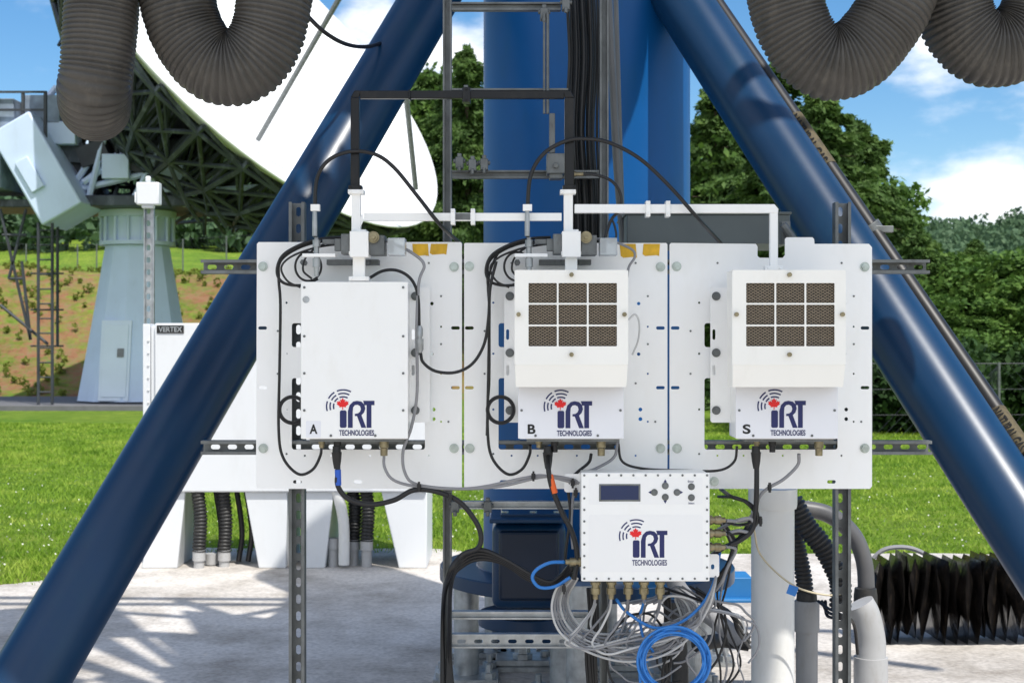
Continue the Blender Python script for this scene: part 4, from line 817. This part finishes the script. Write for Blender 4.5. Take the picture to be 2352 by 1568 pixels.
def trunk_mesh(H,r,limbs=7,R=1.5):
    mb=MB(); mb.tube([Vector((0,0,-.2)),Vector((.05,0,H*.4)),Vector((-.04,.05,H*.92))],[r,r*.65,r*.12],10)
    for i in range(limbs):
        a=i*2.4; h=H*(.15+.7*i/limbs); q=1-.7*i/limbs; mb.tube([Vector((0,0,h)),Vector((math.cos(a)*R*.4*q,math.sin(a)*R*.4*q,h+.1*R)),Vector((math.cos(a)*R*.8*q,math.sin(a)*R*.8*q,h+.08*R))],[r*.35*q,r*.2*q,r*.05],6)
    me=bpy.data.meshes.new('trunk'); me.from_pydata(mb.v,[],mb.f); me.materials.append(bark); return me
CON=[conifer_mesh(9,3.2,62000,.10),conifer_mesh(9,2.9,58000,.10)]; CT=trunk_mesh(9,.2,14,2.2)
BRO=[broad_mesh(8,3.2,40000,.17,110),broad_mesh(8,3.5,40000,.17,130)]; BT=trunk_mesh(6.5,.2,8,2.2)
for m in CON: m.materials.append(lconif)
for m in BRO: m.materials.append(ldec)
def tree(kind,px,d,H,i,label,rot=0,wsc=1.):
    x=X(px,d); z=float(gz(x,d)); s=H/(9 if kind=='conifer' else 8)
    T=thing(kind+'_tree',(x,d,z),label,'tree','trees beyond the lawn')
    c=bpy.data.objects.new('crown',(CON if kind=='conifer' else BRO)[i%2]); t=bpy.data.objects.new('trunk',CT if kind=='conifer' else BT)
    for o in(c,t): COL.objects.link(o); o.parent=T; o.scale=(s*wsc,s*wsc,s); o.rotation_euler=(0,0,rot)
cl='dark green conifer tree with drooping branches beyond the lawn'; bl='leafy green broadleaf tree beyond the lawn'
tree('conifer',1790,33,8.0,0,cl,0,1.35)
tree('conifer',1650,36,8.2,1,cl,1.2,1.25); tree('conifer',1885,32,7.3,1,cl,2.2,1.35); tree('conifer',1975,33,6.6,0,cl,3.4,1.3); tree('conifer',2040,34,5.2,1,cl,.7,1.4); tree('broadleaf',1900,38,6.0,0,bl,1.,1.2); tree('broadleaf',1720,38,7.2,1,bl,2.,1.1)
tree('conifer',1075,42,8.8,0,cl,2.0,1.1); tree('broadleaf',1000,46,6.8,1,bl,.4,1.0); tree('conifer',1480,38,7.5,1,cl,4,1.2); tree('broadleaf',1250,50,8,0,bl,2); tree('conifer',985,44,7.2,1,cl,5.,1.2)
tree('broadleaf',2140,28,3.2,0,bl,.4,1.5); tree('broadleaf',2290,29,3.1,1,bl,1.4,1.5); tree('conifer',2240,28,3.5,0,cl,1.,1.4); tree('broadleaf',2430,27,3.4,0,bl,3.,1.5); tree('conifer',2110,27,3.6,1,cl,5.,1.6); tree('conifer',2340,27,3.0,0,cl,2.5,1.7); tree('broadleaf',2210,26,2.4,0,bl,2.4,1.6); tree('broadleaf',2050,28,3.1,1,bl,3.4,1.6)
def wood(name,n,fx,leaf,per,label,mat,hs):
    out=[]
    for i in range(n):
        x,y=fx(); z=float(gz(x,y)); h=hs*(.7+.6*rng.random()); m=per; p=rng.normal(size=(m,3)); p/=np.linalg.norm(p,axis=1)[:,None]; p*=(rng.random(m)**.3)[:,None]
        out.append(np.array([x,y,z+h*.5])+p*np.array([h*.45,h*.45,h*.52]))
    Cc=np.concatenate(out); me=quads(name,Cc,rng.uniform(.6,1.4,len(Cc))*leaf)
    return obj(name,None,mat,mesh=me,label=label,cat='woodland',kind='stuff')
wood('distant_woodland',900,lambda:(lambda y:(rng.uniform(-.46,-.0)*y,y))(rng.uniform(150,310)),.7,150,'distant green woodland on the rising hills',lfar,7)
wood('hillside_woodland',1100,lambda:(lambda y:(rng.uniform(.1,.5)*y,y))(rng.uniform(130,310)),.7,150,'green wooded hillside beyond the fence',lfar,6.5)
wood('tree_line',110,lambda:(lambda y:(rng.uniform(-.38,-.02)*y,y))(rng.uniform(88,110)) ,.45,300,'line of green trees along the top of the field',lfar,3.6)
wood('undergrowth',110,lambda:(rng.uniform(4.2,12),rng.uniform(22.8,27)),.10,560,'dense green undergrowth beneath the trees, leaves darkened for shade',ldark,1.35)
wood('bank_scrub',900,lambda:(rng.uniform(-21,-4),rng.uniform(37.5,60)),.07,26,'low grassy scrub tufts on the bank',leafmat('bank_tuft_foliage',(.10,.15,.02),(.20,.25,.04),(.34,.34,.09),.4),.22)
def blades(n,x0,x1,y0,y1,h,w,name,mat,label):
    x=rng.uniform(x0,x1,n); y=y0+(y1-y0)*rng.random(n)**1.5
    ok=~(((x>-8)&(x<6.5)&(y<8.36))|((x>-3.1)&(x<6.55)&(y<8.6+.0*x))|((x>-2.75)&(x<6.5)&(y<9.9)))&(np.abs(x)<.40*y)
    x,y=x[ok],y[ok]
    bare=((np.sin(x*3.1+1.3*np.sin(y*4.))*np.sin(y*5.+x)>.1)&(y<9.2)&(x<-2.7)&(rng.random(len(x))<.85)); x,y=x[~bare],y[~bare]
    n=len(x); cl=.5+.5*np.sin(x*2.1+np.sin(y*1.7)*2)*np.sin(y*2.3+x)
    cl*=.6+.4*np.sin(x*.7+y*.9+2*np.sin(y*.4))
    near=np.clip((y-9.9)/.6,0,1)
    hh=h*(.4+.9*rng.random(n))*(.55+.9*cl)*(1+.9*(1-near)); a=rng.random(n)*6.283; lx=rng.normal(size=n)*.6*hh; ly=rng.normal(size=n)*.6*hh; ww=w*(1+.06*(y-8))
    b=np.stack([x,y,np.zeros(n)],1); p0=b+np.stack([np.cos(a)*ww,np.sin(a)*ww,0*a],1); p1=b-np.stack([np.cos(a)*ww,np.sin(a)*ww,0*a],1); p2=b+np.stack([lx,ly,hh],1)
    v=np.stack([p0,p1,p2],1).reshape(-1,3); me=bpy.data.meshes.new(name); me.vertices.add(3*n); me.vertices.foreach_set('co',v.astype(np.float32).ravel()); me.loops.add(3*n); me.loops.foreach_set('vertex_index',np.arange(3*n,dtype=np.int32)); me.polygons.add(n); me.polygons.foreach_set('loop_start',np.arange(0,3*n,3,dtype=np.int32)); me.update(calc_edges=True)
    return obj(name,None,mat,mesh=me,label=label,cat='grass',kind='stuff')
lg=leafmat('lawn_blades',(.10,.21,.02),(.26,.41,.04),(.50,.58,.11),.45)
blades(240000,-10,10,8.3,26,.045,.006,'lawn_grass',lg,'bright green mown lawn grass with clover')
n=1100; y=8.6+7*rng.random(n)**1.4; x=rng.uniform(-1,1,n)*.4*y; ok=~((x>-3.1)&(x<6.6)&(y<10.0)); Cc=np.stack([x[ok],y[ok],np.full(ok.sum(),.06)],1)
me=quads('clover_flowers',Cc,.017,asp=1.); obj('clover_flowers',None,M('clover_white',(.65,.66,.55),.8),mesh=me,label='scattered white clover flowers in the lawn',cat='flowers',kind='stuff')
def fence(pts,h,label,wires=5,pr=.022,wr=.004,wmat=antd):
    T=thing('wire_fence',pts[0],label,'fence')
    for p in pts:
        mb=MB(); mb.tube([Vector(p),Vector(p)+Vector((0,0,h))],pr,8); obj('post',mb,galvd,T)
    mb=MB()
    for a,b in zip(pts,pts[1:]):
        for i in range(wires):
            z=h*(i+1)/wires-.02; mb.tube([Vector(a)+Vector((0,0,z)),Vector(b)+Vector((0,0,z))],wr*2 if i==wires-1 else wr,5)
        m=int((Vector(b)-Vector(a)).length/.14)
        for i in range(m):
            p=Vector(a).lerp(Vector(b),i/m); q=Vector(a).lerp(Vector(b),min(1,(i+8)/m)); mb.tube([p,q+Vector((0,0,h-.03))],.0024,3,False); mb.tube([p+Vector((0,0,h-.03)),q],.0024,3,False)
    obj('wire_mesh',mb,wmat,T)
fence([(3.5,21.6,0),(5.5,21.8,0),(7.5,21.9,0),(9.4,22.,0)],1.18,'chain-link fence with steel posts in front of the trees',3)
fy=62; fence([(X(p,fy),fy,float(gz(X(p,fy),fy))-.1) for p in(-60,60,178,222,330,420,520,640)],1.9,'wire fence with thin posts along the grassy field',2,.03,.003)
# ------------------------------------------------------------------ light, sky, camera
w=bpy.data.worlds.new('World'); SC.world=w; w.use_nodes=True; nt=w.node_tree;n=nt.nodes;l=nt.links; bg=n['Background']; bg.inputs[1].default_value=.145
sky=n.new('ShaderNodeTexSky'); sky.sky_type='NISHITA'; sky.sun_disc=False; sky.sun_elevation=SUN_EL; sky.sun_rotation=math.atan2(SUN_AZ.x,SUN_AZ.y); sky.air_density=1.0; sky.dust_density=.2; sky.ozone_density=3
hs=n.new('ShaderNodeHueSaturation'); hs.inputs['Saturation'].default_value=1.3; l.new(sky.outputs[0],hs.inputs['Color'])
tc=n.new('ShaderNodeTexCoord'); mp=n.new('ShaderNodeMapping'); mp.inputs['Scale'].default_value=(1,1,2.4); mp.inputs['Location'].default_value=(.35,.2,.1); l.new(tc.outputs['Generated'],mp.inputs[0])
nz=n.new('ShaderNodeTexNoise'); nz.inputs['Scale'].default_value=5.; nz.inputs['Detail'].default_value=10; nz.inputs['Roughness'].default_value=.58; l.new(mp.outputs[0],nz.inputs['Vector'])
acc=nz.outputs['Fac']
def cloudblob(px,py,rad,amt):
    global acc
    v=Vector(((px-1176)/F,1,(784-py)/F)).normalized()
    s=n.new('ShaderNodeVectorMath'); s.operation='SUBTRACT'; s.inputs[1].default_value=v; l.new(tc.outputs['Generated'],s.inputs[0])
    m_=n.new('ShaderNodeVectorMath'); m_.operation='MULTIPLY'; m_.inputs[1].default_value=(1,1,1.7); l.new(s.outputs[0],m_.inputs[0])
    le=n.new('ShaderNodeVectorMath'); le.operation='LENGTH'; l.new(m_.outputs[0],le.inputs[0])
    r=n.new('ShaderNodeMapRange'); r.interpolation_type='SMOOTHSTEP'; r.inputs[1].default_value=0; r.inputs[2].default_value=rad; r.inputs[3].default_value=amt; r.inputs[4].default_value=0; l.new(le.outputs['Value'],r.inputs[0])
    ad=n.new('ShaderNodeMath'); ad.operation='ADD'; l.new(acc,ad.inputs[0]); l.new(r.outputs[0],ad.inputs[1]); acc=ad.outputs[0]
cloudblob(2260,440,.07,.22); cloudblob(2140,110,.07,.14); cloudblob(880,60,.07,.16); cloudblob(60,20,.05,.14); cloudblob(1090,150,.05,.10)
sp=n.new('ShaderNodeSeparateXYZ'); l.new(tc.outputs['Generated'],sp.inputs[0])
r=n.new('ShaderNodeMapRange'); r.inputs[1].default_value=.3; r.inputs[2].default_value=-.4; r.inputs[3].default_value=0; r.inputs[4].default_value=.15; l.new(sp.outputs['Y'],r.inputs[0])  # extra cloud cover added behind the camera to brighten the shaded plates
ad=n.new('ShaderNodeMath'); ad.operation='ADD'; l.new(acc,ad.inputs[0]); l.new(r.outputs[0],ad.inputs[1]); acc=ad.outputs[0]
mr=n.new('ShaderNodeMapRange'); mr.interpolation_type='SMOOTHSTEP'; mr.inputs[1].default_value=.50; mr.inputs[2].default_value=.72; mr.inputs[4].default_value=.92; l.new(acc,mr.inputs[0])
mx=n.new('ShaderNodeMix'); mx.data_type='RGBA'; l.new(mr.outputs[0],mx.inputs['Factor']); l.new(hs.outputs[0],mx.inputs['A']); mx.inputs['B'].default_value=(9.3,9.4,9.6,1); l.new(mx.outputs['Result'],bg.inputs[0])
sd=bpy.data.lights.new('sun','SUN'); sd.energy=5; sd.angle=math.radians(.5); sd.color=(1,.96,.89); so=bpy.data.objects.new('sun',sd); COL.objects.link(so)
dirv=SUN_AZ*math.cos(SUN_EL)+Vector((0,0,math.sin(SUN_EL))); so.rotation_euler=dirv.to_track_quat('Z','Y').to_euler(); so.location=(3,-5,12)
cam=bpy.data.cameras.new('camera'); co=bpy.data.objects.new('camera',cam); COL.objects.link(co); co.location=(0,0,EYE); co.rotation_euler=(math.radians(90),0,0); cam.lens=50; cam.sensor_width=36; cam.clip_end=4000; cam.clip_start=.05
cam.dof.use_dof=True; cam.dof.focus_distance=4.15; cam.dof.aperture_fstop=9
SC.camera=co
SC.view_settings.view_transform='Standard'
try: SC.view_settings.look='None'
except Exception: pass
SC.view_settings.exposure=0
